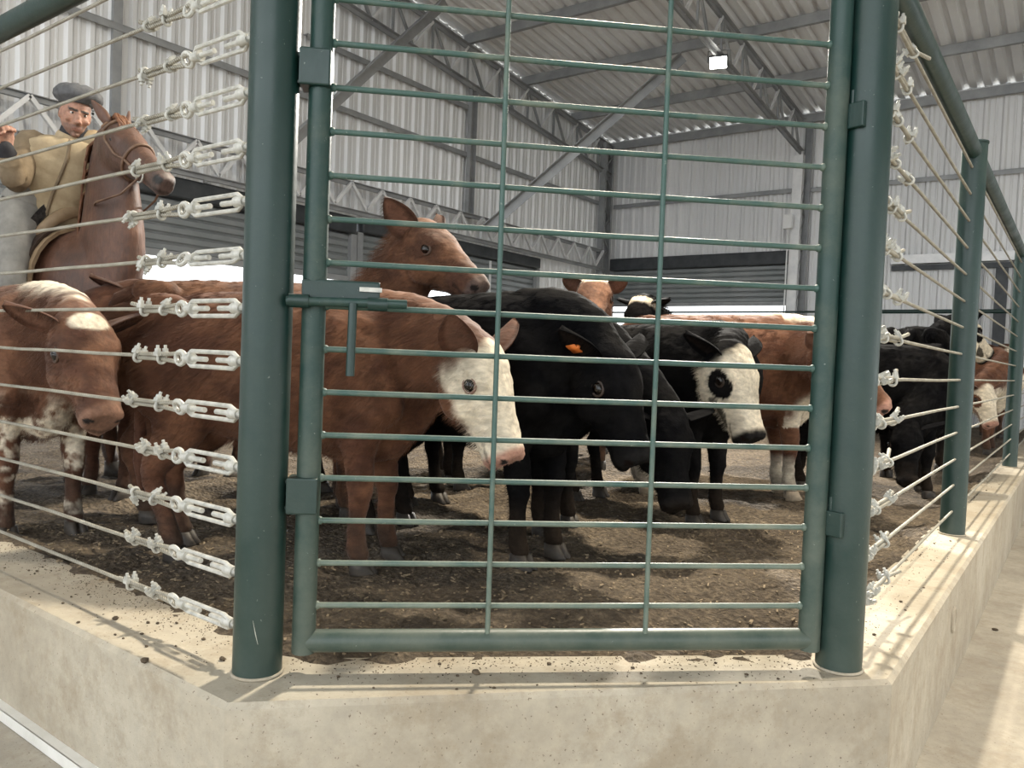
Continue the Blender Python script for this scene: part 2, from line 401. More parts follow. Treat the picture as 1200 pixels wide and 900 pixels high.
# lattice beam over the roller doors
t = thing('lattice_beam', (XW + 0.25, 4, 2.5), 'grey zigzag lattice beam running over the roller doors of the left wall', 'beam')
xb = XW + 0.22
for z, nm in ((2.93, 'top_chord'), (2.58, 'bottom_chord')):
    m = MB()
    for s in (-1, 1): m.angle((xb + s * 0.035, -5, z), (xb + s * 0.035, 13.4, z), 0.05, 0.007, flip=s)
    m.build(nm, STEEL, t)
y = 13.3; k = 0
while y > 0.2:
    for dx in (0.0,):
        MB().bar((xb + 0.05, y, 2.60 if k % 2 else 2.91), (xb + 0.05, y - 0.27, 2.91 if k % 2 else 2.60), 0.04, 0.04).build('web_bar', BRIGHTSTEEL, t)
    y -= 0.27; k += 1
# diagonal braces from the lattice beam up to the roof
for a, c, lab in (((-7.60, 9.45, 2.78), (-5.03, 10.75, 5.35), 'long diagonal steel brace rising right from the lattice beam to the roof'),
                  ((-7.60, 5.35, 2.78), (-7.2, 7.95, 5.6), 'diagonal steel brace behind the upper hinge of the gate')):
    m = MB(); m.angle(a, c, 0.13, 0.010)
    tag(m.build('diagonal_brace', STEEL), lab, 'brace')

# roller doors, rolled half way up
def roller(name, p0, p1, top, bottom, across, drum_h):
    """p0,p1 = ends along the wall, `across` = direction into the hall"""
    t = bpy.data.objects.new(name, None); link(t); t.location = (p0[0], p0[1], FLOOR_Z); tag(t, kind='structure')
    p0 = np.array([*p0, 0.0]); p1 = np.array([*p1, 0.0]); ac = np.array([*across, 0.0]); d = nrm(p1 - p0)
    m = MB(); L_ = np.linalg.norm(p1 - p0); z = bottom; step = 0.095
    prof = []
    while z < top:
        prof += [(z, 0.0), (z + 0.016, 0.017), (z + 0.070, 0.022), (z + 0.085, 0.004)]; z += step
    for (za, oa), (zb, ob) in zip(prof, prof[1:]):
        m.add([p0 + ac * oa + [0, 0, za], p1 + ac * oa + [0, 0, za], p1 + ac * ob + [0, 0, zb], p0 + ac * ob + [0, 0, zb]], [(0, 1, 2, 3)])
    m.build('slat_curtain', SLAT, t, fix=False)
    m = MB(); m.box((p0 + p1) / 2 + ac * 0.02 + [0, 0, bottom - 0.03], (L_, 0.05, 0.07), (d, ac, (0, 0, 1))); m.build('bottom_bar', STEEL, t)
    m = MB(); m.box((p0 + p1) / 2 + ac * 0.05 + [0, 0, top + drum_h / 2], (L_, 0.16, drum_h), (d, ac, (0, 0, 1))); m.build('drum_housing', DARKSTEEL, t, bevel=0.02)
    for p in (p0, p1):
        m = MB(); m.box(p + ac * 0.03 + [0, 0, (top + FLOOR_Z) / 2], (0.10, 0.10, top - FLOOR_Z), (d, ac, (0, 0, 1))); m.build('guide_rail', STEEL, t)
    return t
roller('door_1', (XW + 0.02, DOOR_A[0]), (XW + 0.02, DOOR_A[1]), 2.30, 1.74, (1, 0), 0.22)
roller('door_2', (XW + 0.02, DOOR_B[0]), (XW + 0.02, DOOR_B[1]), 2.34, 1.78, (1, 0), 0.18)
roller('door_3', (DOOR_C[0], YB - 0.02), (DOOR_C[1], YB - 0.02), 2.58, 1.93, (0, -1), 0.24)
MB().box((XW + 0.16, 9.9, 0.95), (0.025, 0.03, 2.7)).build('trim_1', BRIGHTSTEEL)['kind'] = 'structure'
# framed opening of the back wall behind the right fence
m = MB(); m.box((0.2, YB - 0.10, 2.58), (5.6, 0.14, 0.14)); o = m.build('trim_2', BRIGHTSTEEL); tag(o, kind='structure')
m = MB(); m.box((0.2, YB - 0.07, 2.45), (5.6, 0.06, 0.08)); o = m.build('trim_3', DARKSTEEL); tag(o, kind='structure')
for i, x in enumerate((-1.07, -1.32)):
    m = MB(); m.box((x, YB - 0.08, 1.0), (0.16 if i == 0 else 0.03, 0.08, 2.8)); o = m.build(f'trim_{4 + i}', DARKSTEEL if i == 0 else STEEL); tag(o, kind='structure')
# electrical boxes on the bright column
t = thing('junction_box', (-4.18, YB - 0.46, 3.22), 'small white electrical box fixed to the bright column', 'electrical box')
MB().box((-4.18, YB - 0.50, 3.25), (0.15, 0.09, 0.24)).build('casing', PLASTIC, t, bevel=0.01)
MB().tube([(-4.18, YB - 0.47, 3.12), (-4.18, YB - 0.47, FLOOR_Z)], 0.012).build('conduit', PLASTIC, t)
for x in (-6.59, -7.3, -2.05):
    pass

# floodlight on the truss
t = thing('floodlight', (-4.1, 9.9, 4.86), 'lit floodlight on the bottom chord of the roof truss', 'floodlight')
ax = nrm(np.array([1.9, -6.75, -4.6])); s, u = side_frame(ax)
c = np.array([-4.08, 9.87, 4.75])
MB().box(c, (0.07, 0.24, 0.17), (ax, s, u)).build('housing', DARKSTEEL, t, bevel=0.01)
MB().box(c + ax * 0.040, (0.02, 0.21, 0.14), (ax, s, u)).build('lamp_glass', LAMPGLOW, t)
MB().bar(c + s * 0.14, c + s * 0.14 + np.array([0, 0, 0.15]), 0.03, 0.008).bar(c - s * 0.14, c - s * 0.14 + np.array([0, 0, 0.15]), 0.03, 0.008).bar(c + s * 0.14 + np.array([0, 0, 0.15]), c - s * 0.14 + np.array([0, 0, 0.15]), 0.03, 0.008).build('bracket', STEEL, t)
# ------------------------------------------------------------------ curb, pen floor
PL = np.array([-1.5049, 1.0986, 0.0]); PR = np.array([-0.4626, 2.075, 0.0])
GT = nrm(PR - PL); GN = np.array([GT[1], -GT[0], 0.0])       # along the gate; out of the pen, towards the aisle
RP = 0.0555
P2Y, P3Y, P4Y = 4.1985, 7.7593, 12.6
OUT = [(-9.0, 0.954), (-1.412, 0.954), (-0.338, 2.080), (-0.318, 13.9)]
INN = [(-9.0, 1.225), (-1.505, 1.225), (-0.575, 2.095), (-0.575, 13.9)]
def curb():
    m = MB(); n = 4
    secs = []
    for k in range(n):
        o, i = np.array(OUT[k]), np.array(INN[k]); d = nrm(i - o) * 0.012
        ring = [(*o, FLOOR_Z), (*o, -0.012), (*(o + d), 0.0), (*(i - d), 0.0), (*i, -0.012), (*i, FLOOR_Z)]
        secs.append(ring)
    vs = [p for r in secs for p in r]; fs = []
    for k in range(n - 1):
        for j in range(6): fs.append((k * 6 + j, k * 6 + (j + 1) % 6, (k + 1) * 6 + (j + 1) % 6, (k + 1) * 6 + j))
    fs += [tuple(range(6)), tuple(18 + j for j in range(5, -1, -1))]
    m.add(vs, fs); o = m.build('trim_6', CURB); return tag(o, kind='structure')
curb()

def dirt_height(x, y):
    h = PEN_Z + 0.016 * math.sin(5.1 * x + 2.3 * y) * math.sin(4.3 * y - 1.7 * x) + 0.011 * math.sin(17 * x + 3) * math.sin(15 * y + x * 4) + 0.007 * math.sin(41 * x) * math.sin(37 * y + 9 * x)
    return h
def edge_dist(x, y):
    """distance into the pen from the inner face of the curb"""
    q = np.array([x, y, 0.0]) - PL
    return min(y - 1.225, -0.575 - x, -(q @ GN) - 0.085)
def build_dirt():
    rng = random.Random(3); vs = []; idx = {}; fs = []
    xs = list(np.arange(-7.9, -4.0, 0.12)) + list(np.arange(-4.0, -0.44, 0.03)); ys = list(np.arange(1.0, 5.0, 0.03)) + list(np.arange(5.0, 13.9, 0.12))
    for i, x in enumerate(xs):
        for j, y in enumerate(ys):
            e = edge_dist(x, y)
            if e < -0.16: continue
            fine = 1 if (x > -4 and y < 5) else 0
            z = dirt_height(x, y) + fine * rng.uniform(-0.006, 0.006)
            if e < 0.10: z += 0.030 * (0.10 - max(e, -0.03)) / 0.10 * (1 + 0.35 * math.sin(23 * x + 19 * y))
            if e < 0: z = min(z, 0.011 + e * 0.35 + 0.006 * math.sin(31 * x + 27 * y))
            idx[i, j] = len(vs); vs.append((x, y, z))
    for i in range(len(xs) - 1):
        for j in range(len(ys) - 1):
            k = [(i, j), (i + 1, j), (i + 1, j + 1), (i, j + 1)]
            if all(q in idx for q in k): fs.append(tuple(idx[q] for q in k))
    m = MB(); m.v = vs; m.f = fs
    o = m.build('pen_floor', DIRT, smooth=True); o['kind'] = 'structure'; return o
build_dirt()
# wood chips and crumbs trodden into the dirt: nobody could count them
CHIP = mat('pale_wood_chips', (0.11, 0.080, 0.050), (0.36, 0.28, 0.18), 31, 0.9, lo=0.3, hi=0.75)
def crumbs():
    rng = random.Random(11); m = MB()
    for k in range(5200):
        x = rng.uniform(-3.6, -0.6); y = rng.uniform(1.2, 4.2); e = edge_dist(x, y)
        if e < -0.02 or rng.random() < min(0.85, max(0, e) * 0.42): continue
        z = dirt_height(x, y) + (0.030 * (0.10 - e) / 0.10 if e < 0.1 else 0) + 0.004
        s = rng.uniform(0.002, 0.007); a = rng.uniform(0, math.pi); d = (math.cos(a), math.sin(a), rng.uniform(-0.4, 0.4))
        sd, u = side_frame(d); L_ = s * rng.choice((1.2, 1.6, 2.5, 3.6))
        m.box((x, y, max(z, -0.03)), (L_, s, s * 0.6), (d, sd, u))
    o = m.build('wood_chips', CHIP); tag(o, 'wood chips and dry crumbs strewn over the trampled dirt of the pen', 'wood chips', kind='stuff')
crumbs()

CLOD = mat('dry_clod', (0.045, 0.033, 0.022), (0.13, 0.095, 0.06), 40, 0.95, bump=0.6, bscale=120)
# dry soil and grit trodden onto the curb: nobody could count it
def grit():
    rng = random.Random(17); m = MB()
    for k in range(2600):
        w = rng.random()
        if w < .42: x = rng.uniform(-3.3, -1.6); y = 1.215 - abs(rng.gauss(0, .075)); ok = .975 < y
        elif w < .72:
            q = PL + GT * rng.uniform(.06, 1.36) + GN * (-.075 + abs(rng.gauss(0, .07))); x, y = q[0], q[1]; ok = (q - PL) @ GN < .13
        else: x = -.565 + abs(rng.gauss(0, .07)); y = 2.3 + 6 * rng.random() ** 1.7; ok = x < -.35
        if not ok: continue
        s = rng.uniform(.0006, .0022); a = rng.uniform(0, 3.14); d = (math.cos(a), math.sin(a), 0); sd, u = side_frame(d)
        m.box((x, y, s * .35), (s * rng.choice((1, 1.4, 2.6)), s, s * .8), (d, sd, u))
    o = m.build('soil_grit', CLOD); tag(o, 'fine dry soil and grit scattered along the inner edge of the curb', 'soil grit', kind='stuff')
# dirt clods lying on the curb
grit()
rng = random.Random(5)
def clod(p, r, label, group=None):
    m = MB(); m.blob((p[0], p[1], r * 0.42), (r, r * rng.uniform(0.6, 0.95), r * 0.5), 8, 6, 0.22, rng)
    return tag(m.build('dirt_clod', CLOD, smooth=True), label, 'dirt clod', group)
def floor_px(px, py, z=0.0):
    d = CF + CR * (px - 600) / F_PX + CU * (450 - py) / F_PX; return CAM + d * (z - CAM_Z) / d[2]
clod(floor_px(135.5, 726), 0.0095, 'dark dirt clod in the middle of the left curb top')
clod(floor_px(170, 776), 0.0125, 'crumbly dirt clod at the outer edge of the left curb')
clod(floor_px(261, 774), 0.010, 'round dirt clod just left of the foot of the left gate post')
clod(floor_px(558, 790), 0.011, 'small dark clod on the curb in front of the gate')
clod(floor_px(1166, 739, FLOOR_Z), 0.012, 'dark clod lying on the aisle floor right of the curb')
bpy.data.objects['dirt_clod.004'].location.z = FLOOR_Z
for k in range(62):
    t_ = rng.random()
    if k < 26: x = rng.uniform(-3.1, -1.62); y = rng.uniform(0.975, 1.20); lab, g = 'tiny dark crumb scattered on the left curb', 'crumbs on the left curb'
    elif k < 42:
        w = rng.uniform(0.1, 1.3); o_ = rng.uniform(-0.06, 0.11); q = PL + GT * w + GN * o_; x, y = q[0], q[1]; lab, g = 'tiny dark crumb scattered on the curb under the gate', 'crumbs under the gate'
    else: x = rng.uniform(-0.56, -0.36); y = 2.35 + 5 * rng.random() ** 1.6; lab, g = 'tiny dark crumb scattered on the right curb', 'crumbs on the right curb'
    clod((x, y), rng.uniform(0.0025, 0.0065), lab, g)

# ------------------------------------------------------------------ posts and rails
def post(P, z1, label, r=RP):
    t = thing('fence_post', (P[0], P[1], 0), label, 'post')
    MB().tube([(P[0], P[1], -0.005), (P[0], P[1], z1)], r, 36).build('post_tube', GREEN, t, smooth='auto')
    MB().tube([(P[0], P[1], z1), (P[0], P[1], z1 + 0.008)], r + 0.004, 36).build('post_cap', GREEN, t, smooth='auto')
    m = MB(); m.ring((P[0], P[1], 0.004), (0, 0, 1), r + 0.001, 0.004, 36, 6); m.build('weld_bead', CURB, t, smooth=True)
    return t
tl = post(PL, 1.85, 'thick dark green round post at the left side of the gate')
tr = post(PR, 1.85, 'thick dark green round post at the right side of the gate')
post((PR[0], P2Y), 1.83, 'dark green post of the right fence, next along from the gate post', 0.054)
post((PR[0], P3Y), 1.83, 'far dark green post of the right fence at the edge of the photo', 0.054)
post((PR[0], P4Y), 1.83, 'last dark green post of the right fence near the back wall', 0.054)
post((-5.1, PL[1]), 1.83, 'dark green post at the far left end of the left fence', 0.054)
post((-3.0, P4Y), 1.83, 'dark green post in the middle of the far fence, behind the gate post', 0.054)
post((-7.5, P4Y), 1.83, 'dark green post at the left end of the far fence', 0.054)
# scratch on the left post
SCR = mat('bare_scratch', (0.45, 0.46, 0.40), None, rough=0.6)
out = nrm(-PL); out[2] = 0; out = nrm(out); sd = np.cross(out, (0, 0, 1))
MB().tube([PL + out * (RP + 0.0002) + [0, 0, 0.085], PL + out * (RP + 0.0002) + sd * 0.006 + [0, 0, 0.110], PL + out * (RP + 0.0004) + sd * 0.012 + [0, 0, 0.140]], [0.0004, 0.0011, 0.0003], 6).build('paint_scratch', SCR, tl)['label'] = 'pale scratch in the green paint'
def rail(a, c, label):
    return tag(MB().tube([a, c], 0.036, 28).build('top_rail', GREEN, smooth='auto'), label, 'rail')
rail((PR[0], PR[1] + RP, 1.79), (PR[0], P2Y - 0.054, 1.79), 'dark green pipe top rail of the right fence, near span beside the gate')
rail((PR[0], P2Y + 0.054, 1.79), (PR[0], P3Y - 0.054, 1.79), 'dark green pipe top rail of the right fence, second span')
rail((PR[0], P3Y + 0.054, 1.79), (PR[0], P4Y - 0.054, 1.79), 'dark green pipe top rail of the right fence, farthest span')
rail((PL[0] - RP, PL[1], 1.79), (-5.05, PL[1], 1.79), 'dark green pipe top rail of the left fence, high in the left corner')

tag(MB().tube([(PR[0] - 0.054, P4Y, 1.66), (-2.946, P4Y, 1.66)], 0.03, 20).build('fence_rail', GREEN, smooth='auto'), 'dark green rail of the far fence, right of its middle post', 'rail')
tag(MB().tube([(-3.054, P4Y, 1.66), (-7.446, P4Y, 1.66)], 0.016, 20).build('fence_rail', GREEN, smooth='auto'), 'thin green rail of the far fence crossing the bright gap under the roller door', 'rail')
# ------------------------------------------------------------------ wire rope cables with their fittings
def swept(a, c, n, wob, r, rng):
    pts = []
    for i in range(n + 1):
        t_ = i / n; pts.append(a + (c - a) * t_ + np.array([0, rng.uniform(-wob, wob), rng.uniform(-wob, wob)]))
    return pts
def wire_clamp(t, c, d, ang, r=0.0065):
    """U-bolt grip: saddle, U and two nuts"""
    s, u = side_frame(d); up = s * math.sin(ang) + u * math.cos(ang); si = np.cross(d, up)
    m = MB(); w = 0.0105
    m.box(c + up * 0.008, (0.020, 0.034, 0.011), (d, si, up))
    pts = [c + si * w + up * 0.031, c + si * w + up * 0.0]
    for k in range(1, 8):
        a = math.pi * k / 8; pts.append(c + si * w * math.cos(a) - up * (0.006 + w * 1.0 * math.sin(a)))
    pts += [c - si * w, c - si * w + up * 0.031]
    m.tube(pts, 0.0042, 8)
    for sgn in (-1, 1): m.tube([c + si * w * sgn + up * 0.013, c + si * w * sgn + up * 0.022], 0.0085, 6)
    m.build('wire_clamp', GALV, t, smooth='auto')
def fittings_left(t, A, d, rng, z):
    """eye bolt, turnbuckle, rope loop, two grips; A = post surface, d = away from the post"""
    s, u = side_frame(d)
    roll = rng.uniform(-0.5, 0.5); s, u = s * math.cos(roll) + u * math.sin(roll), u * math.cos(roll) - s * math.sin(roll)
    m = MB(); m.tube([A - d * 0.01, A + d * 0.055], 0.0075, 10); m.ring(A + d * 0.024, s, 0.011, 0.006, 14, 8); m.build('eye_bolt', GALV, t, smooth='auto')
    b0, b1 = 0.050, 0.268; m = MB()
    for sg in (-1, 1):
        m.tube([A + d * b0 + u * 0.006 * sg, A + d * (b0 + 0.02) + u * 0.0185 * sg, A + d * (b1 - 0.02) + u * 0.0185 * sg, A + d * b1 + u * 0.006 * sg], 0.0056, 8)
    m.tube([A + d * (b0 - 0.006), A + d * (b0 + 0.026)], [0.012, 0.014], 12); m.tube([A + d * (b1 - 0.026), A + d * (b1 + 0.006)], [0.014, 0.012], 12)
    tb = m.build('turnbuckle', GALV, t, smooth='auto')
    MB().tube([A + d * (b0 + 0.015), A + d * (b0 + 0.085)], 0.0066, 10).build('threaded_rod', GALV, tb, smooth='auto'); MB().tube([A + d * (b1 - 0.085), A + d * (b1 - 0.012)], 0.0066, 10).build('threaded_rod', GALV, tb, smooth='auto')
    h = A + d * (b1 + 0.030); m = MB()
    m.tube([A + d * b1, A + d * (b1 + 0.016)], 0.0068, 10); m.ring(h, s, 0.0165, 0.0062, 18, 8, (d, 1.25)); m.build('hook_eye', GALV, t, smooth='auto')
    # doubled rope back to the grips
    c1 = b1 + 0.115 + rng.uniform(-0.015, 0.02); c2 = c1 + 0.105 + rng.uniform(-0.035, 0.05); tail = c2 + rng.uniform(0.03, 0.06)
    m = MB(); pts = []
    for k in range(9):
        a = -math.pi / 2 + math.pi * k / 8; pts.append(h + s * 0.0 - d * (0.008 * math.cos(a)) * 1.0 + u * 0.012 * math.sin(a))
    lo = [A + d * (c1 - 0.01) - u * 0.0058, A + d * c1 - u * 0.0056, A + d * c2 - u * 0.0056]
    hi = [A + d * (c1 - 0.01) + u * 0.0058, A + d * c1 + u * 0.0056, A + d * c2 + u * 0.0056, A + d * tail + u * (0.010 + rng.uniform(0, 0.008)) + s * rng.uniform(-0.012, 0.012)]
    m.tube(lo[::-1] + pts + hi, 0.0056, 10); m.build('rope_loop', ROPE, t, smooth='auto')
    wire_clamp(t, A + d * c1, d, rng.uniform(-1.0, 1.0)); wire_clamp(t, A + d * c2, d, rng.choice((rng.uniform(-0.9, 0.9), rng.uniform(2.2, 4.0))))
    return c2
def fittings_right(t, A, d, rng):
    s, u = side_frame(d); roll = rng.uniform(-0.7, 0.7); s, u = s * math.cos(roll) + u * math.sin(roll), u * math.cos(roll) - s * math.sin(roll)
    m = MB(); m.tube([A - d * 0.01, A + d * 0.05], 0.0075, 10); h = A + d * 0.066; m.ring(h, s, 0.018, 0.0065, 18, 8, (d, 1.2)); m.build('eye_bolt', GALV, t, smooth='auto')
    c1 = 0.20 + rng.uniform(-0.03, 0.03); c2 = c1 + 0.24 + rng.uniform(-0.05, 0.05); tail = c2 + 0.10
    m = MB(); pts = []
    for k in range(9):
        a = -math.pi / 2 + math.pi * k / 8; pts.append(h - d * 0.010 * math.cos(a) + u * 0.020 * math.sin(a))
    lo = [A + d * (c1 - 0.03) - u * 0.008, A + d * c1 - u * 0.0056, A + d * c2 - u * 0.0056]
    hi = [A + d * (c1 - 0.03) + u * 0.008, A + d * c1 + u * 0.0056, A + d * c2 + u * 0.0056, A + d * tail + u * rng.uniform(0.008, 0.03) + s * rng.uniform(-0.03, 0.03)]
    m.tube(lo[::-1] + pts + hi, 0.0058, 10); m.build('rope_loop', ROPE, t, smooth='auto')
    for cc in (c1 - 0.02, c1 + 0.07, c2):
        wire_clamp(t, A + d * cc, d, rng.uniform(-1.2, 1.2))
    return c2
rng = random.Random(21)
ORDC = ['lowest', 'second lowest', 'third from the bottom', 'fourth from the bottom', 'fifth from the bottom', 'sixth from the bottom', 'seventh from the bottom', 'eighth from the bottom', 'ninth from the bottom', 'tenth from the bottom', 'eleventh from the bottom', 'twelfth from the bottom', 'thirteenth from the bottom', 'topmost']
for k in range(14):
    z = 0.0901 + 0.1253 * k; d = np.array([-1.0, 0, 0]); A = np.array([PL[0] - RP, PL[1], z])
    t = thing('fence_cable', A, f'left fence cable with a turnbuckle, {ORDC[k]}', 'cable', 'cables of the left fence')
    c2 = fittings_left(t, A, d, rng, z)
    pts = swept(A + d * (c2 - 0.01), np.array([-5.05, PL[1], z]), 12, 0.0015, 0.0052, rng); MB().tube(pts, 0.0052, 10).build('wire_rope', ROPE, t, smooth='auto')
for k in range(14):
    z = 0.1148 + 0.1229 * k; d = np.array([0, 1.0, 0]); A = np.array([PR[0], PR[1] + RP, z])
    t = thing('fence_cable', A, f'right fence cable clamped to the gate post, {ORDC[k]}', 'cable', 'cables of the right fence')
    c2 = fittings_right(t, A, d, rng)
    dx = 0.0
    q = [A + d * (c2 - 0.01)] + [np.array([PR[0], y, z + rng.uniform(-0.002, 0.002)]) for y in np.linspace(A[1] + c2 + 0.2, P4Y, 14)]
    MB().tube(q, 0.0054, 10).build('wire_rope', ROPE, t, smooth='auto')

# ------------------------------------------------------------------ gate
def G(w, z, off=0.0): return PL + GT * w + GN * off + np.array([0, 0, z])
gt = thing('gate', G(0.103, 0.045), 'green pipe gate filled with thin welded rods between two thick posts', 'gate')
RS = 0.027; W0, W1, ZB, ZT = 0.103, 1.346, 0.0735, 1.74
for w, nm in ((W0, 'hinge_stile'), (W1, 'latch_stile')):
    MB().tube([G(w, ZB - 0.026), G(w, ZT + 0.026)], RS, 26).build('stile', GATEGREEN, gt, smooth='auto')
MB().tube([G(W0, ZB), G(W1, ZB)], 0.0262, 26).build('bottom_rail', GATEGREEN, gt, smooth='auto')
MB().tube([G(W0, ZT), G(W1, ZT)], 0.0262, 26).build('top_rail', GATEGREEN, gt, smooth='auto')
for k in range(15):
    z = 0.1575 + 0.0993 * k
    m = MB(); m.tube([G(W0 + RS - 0.003, z), G((W0 + W1) / 2, z - 0.001), G(W1 - RS + 0.003, z)], 0.0068, 12)
    for w in (W0 + RS + 0.001, W1 - RS - 0.001): m.blob(G(w, z), 0.010, 8, 6)
    m.build('cross_rod', BARGREEN, gt, smooth='auto')
for w in (0.531, 0.917):
    m = MB(); m.tube([G(w, ZB + 0.02, 0.0125), G(w - 0.004, 0.8, 0.0125), G(w - 0.008, ZT - 0.02, 0.0125)], 0.0062, 12); m.build('upright_rod', BARGREEN, gt, smooth='auto')
# box brackets on the left stile that hook on the left post
for z in (1.382, 0.417):
    m = MB(); m.box(G(W0 - 0.010, z, 0.004), (0.070, 0.066, 0.083), (GT, GN, (0, 0, 1))); br = m.build('hinge_box', GREEN, gt, bevel=0.004)
    m = MB(); m.box(G(0.058, z + 0.03, 0.0), (0.035, 0.03, 0.006), (GT, GN, (0, 0, 1))); m.box(G(0.058, z - 0.03, 0.0), (0.035, 0.03, 0.006), (GT, GN, (0, 0, 1))); m.build('hinge_leaf', GREEN, br)
# sliding bolt
lt = MB(); lt.box(G(0.165, 0.885, 0.022), (0.175, 0.010, 0.052), (GT, GN, (0, 0, 1))); lp = lt.build('latch_plate', GREEN, gt, bevel=0.006)
MB().tube([G(0.048, 0.858, 0.042), G(0.315, 0.862, 0.042)], 0.0105, 18).build('sliding_bolt', GATEGREEN, lp, smooth='auto')
for w in (0.075, 0.250): MB().tube([G(w - 0.022, 0.859, 0.040), G(w + 0.022, 0.859, 0.040)], 0.0155, 18).build('bolt_sleeve', GREEN, lp, smooth='auto')
MB().tube([G(0.195, 0.858, 0.050), G(0.1945, 0.78, 0.054), G(0.194, 0.695, 0.056)], 0.0098, 14).build('bolt_handle', GREEN, lp, smooth='auto')
MB().box(G(0.232, 0.892, 0.030), (0.05, 0.008, 0.010), (GT, GN, (0, 0, 1))).build('slot_edge', GALV, lp)
# catches on the right post
for z in (1.372, 0.372):
    out_ = nrm(CAM * [1, 1, 0] - PR); s_ = np.cross((0, 0, 1), out_)
    c = PR + out_ * (RP - 0.004) + s_ * -0.028 + np.array([0, 0, z]); nn = nrm(out_ * 0.83 - s_ * 0.5); ss = np.cross((0, 0, 1), nn)
    m = MB(); m.box(c, (0.050, 0.016, 0.062), (ss, nn, (0, 0, 1))); m.box(c - ss * 0.035 - nn * 0.004, (0.022, 0.012, 0.074), (ss, nn, (0, 0, 1))); k_ = m.build('hinge_plate', GREEN, tr, bevel=0.003)
    MB().tube([G(W1 + RS + 0.007, z - 0.01 + 0.012, 0.012), G(W1 + RS + 0.007, z + 0.065, 0.012)], 0.009, 12).build('hinge_knuckle', GREEN, tr, smooth='auto')

# white channel on the floor along the left curb and a pipe outlet in the right face of the curb
m = MB(); m.channel((-7.5, 0.926, -0.333), (-1.9, 0.926, -0.333), 0.034, 0.030, 0.004)
tag(m.build('steel_channel', WHITEBAR), 'scuffed white steel channel lying on the floor along the left curb', 'metal channel')
m = MB(); q = np.array([-0.3345, 3.22, -0.135]); m.ring(q, (1, 0, 0), 0.042, 0.007, 24, 8); m.tube([q - [0.012, 0, 0], q + [0.003, 0, 0]], 0.041, 24)
tag(m.build('pipe_outlet', CURB, smooth='auto'), 'round capped pipe outlet in the right face of the curb', 'pipe outlet')
# ------------------------------------------------------------------ animals: shared body builder
def vnoise(p, seed=0):
    p = np.asarray(p, float); i = np.floor(p).astype(np.int64); f = p - i; f = f * f * (3 - 2 * f)
    def h(a, b_, c):
        n = (a * 374761393 + b_ * 668265263 + c * 2147483647 + seed * 974711) & 0x7fffffff
        n = ((n ^ (n >> 13)) * 1274126177) & 0x7fffffff; n = n ^ (n >> 16)
        return (n & 0xffff) / 65535.0
    r = 0
    for dx in (0, 1):
        for dy in (0, 1):
            for dz in (0, 1):
                w = (f[:, 0] if dx else 1 - f[:, 0]) * (f[:, 1] if dy else 1 - f[:, 1]) * (f[:, 2] if dz else 1 - f[:, 2])
                r = r + w * h(i[:, 0] + dx, i[:, 1] + dy, i[:, 2] + dz)
    return r
def fbm(p, seed=0): return (vnoise(p, seed) * 0.55 + vnoise(p * 2.1, seed + 1) * 0.3 + vnoise(p * 4.3, seed + 2) * 0.15)
def sstep(a, c, x): t_ = np.clip((x - a) / (c - a), 0, 1); return t_ * t_ * (3 - 2 * t_)

def sweep(pts, hint, spline=0):
    """pts: (pos, r_side, r_up) -> ring sections following the path"""
    P = [np.array(p[0], float) for p in pts]; R = [(p[1], p[2]) for p in pts]
    if spline:
        Q = []; S = []
        for i in range(len(P) - 1):
            p0, p1, p2, p3 = P[max(i - 1, 0)], P[i], P[i + 1], P[min(i + 2, len(P) - 1)]
            for k in range(spline):
                t_ = k / spline
                Q.append(0.5 * ((2 * p1) + (-p0 + p2) * t_ + (2 * p0 - 5 * p1 + 4 * p2 - p3) * t_ ** 2 + (-p0 + 3 * p1 - 3 * p2 + p3) * t_ ** 3))
                e = t_ * t_ * (3 - 2 * t_); S.append((R[i][0] * (1 - e) + R[i + 1][0] * e, R[i][1] * (1 - e) + R[i + 1][1] * e))
        Q.append(P[-1]); S.append(R[-1]); P, R = Q, S
    secs = []; k = len(P)
    for i in range(k):
        d = nrm(P[min(i + 1, k - 1)] - P[max(i - 1, 0)]); h = np.asarray(hint, float)
        s = nrm(np.cross(h, d)) if abs(d @ nrm(h)) < 0.995 else nrm(np.cross((1, 0, 0), d)); u = np.cross(d, s)
        secs.append((P[i], s, u, R[i][0], R[i][1]))
    # rounded ends
    def capsec(a, nb, sgn):
        d = nrm(a[0] - nb[0]); rr = min(a[3], a[4]); return [(a[0] + d * rr * q, a[1], a[2], a[3] * w, a[4] * w) for q, w in ((0.45, 0.88), (0.78, 0.6), (0.95, 0.25))]
    return capsec(secs[0], secs[1], 1)[::-1] + secs + capsec(secs[-1], secs[-2], 1)

def fuse(m, voxel, smooth=5, factor=0.5):
    """fuse overlapping closed shapes into one continuous skin; returns vertices and faces"""
    me = bpy.data.meshes.new('tmp'); me.from_pydata(m.v, [], m.f)
    b_ = bmesh.new(); b_.from_mesh(me); bmesh.ops.recalc_face_normals(b_, faces=b_.faces); b_.to_mesh(me); b_.free()
    o = bpy.data.objects.new('tmp', me); COL.objects.link(o)
    r = o.modifiers.new('r', 'REMESH'); r.mode = 'VOXEL'; r.voxel_size = voxel; r.adaptivity = 0
    s = o.modifiers.new('s', 'SMOOTH'); s.factor = factor; s.iterations = smooth
    dg = bpy.context.evaluated_depsgraph_get(); ev = o.evaluated_get(dg); em = ev.to_mesh()
    v = np.empty(len(em.vertices) * 3); em.vertices.foreach_get('co', v); n = np.empty(len(em.vertices) * 3); em.vertices.foreach_get('normal', n)
    f = [tuple(p.vertices) for p in em.polygons]
    ev.to_mesh_clear(); bpy.data.objects.remove(o); bpy.data.meshes.remove(me)
    return v.reshape(-1, 3), n.reshape(-1, 3), f

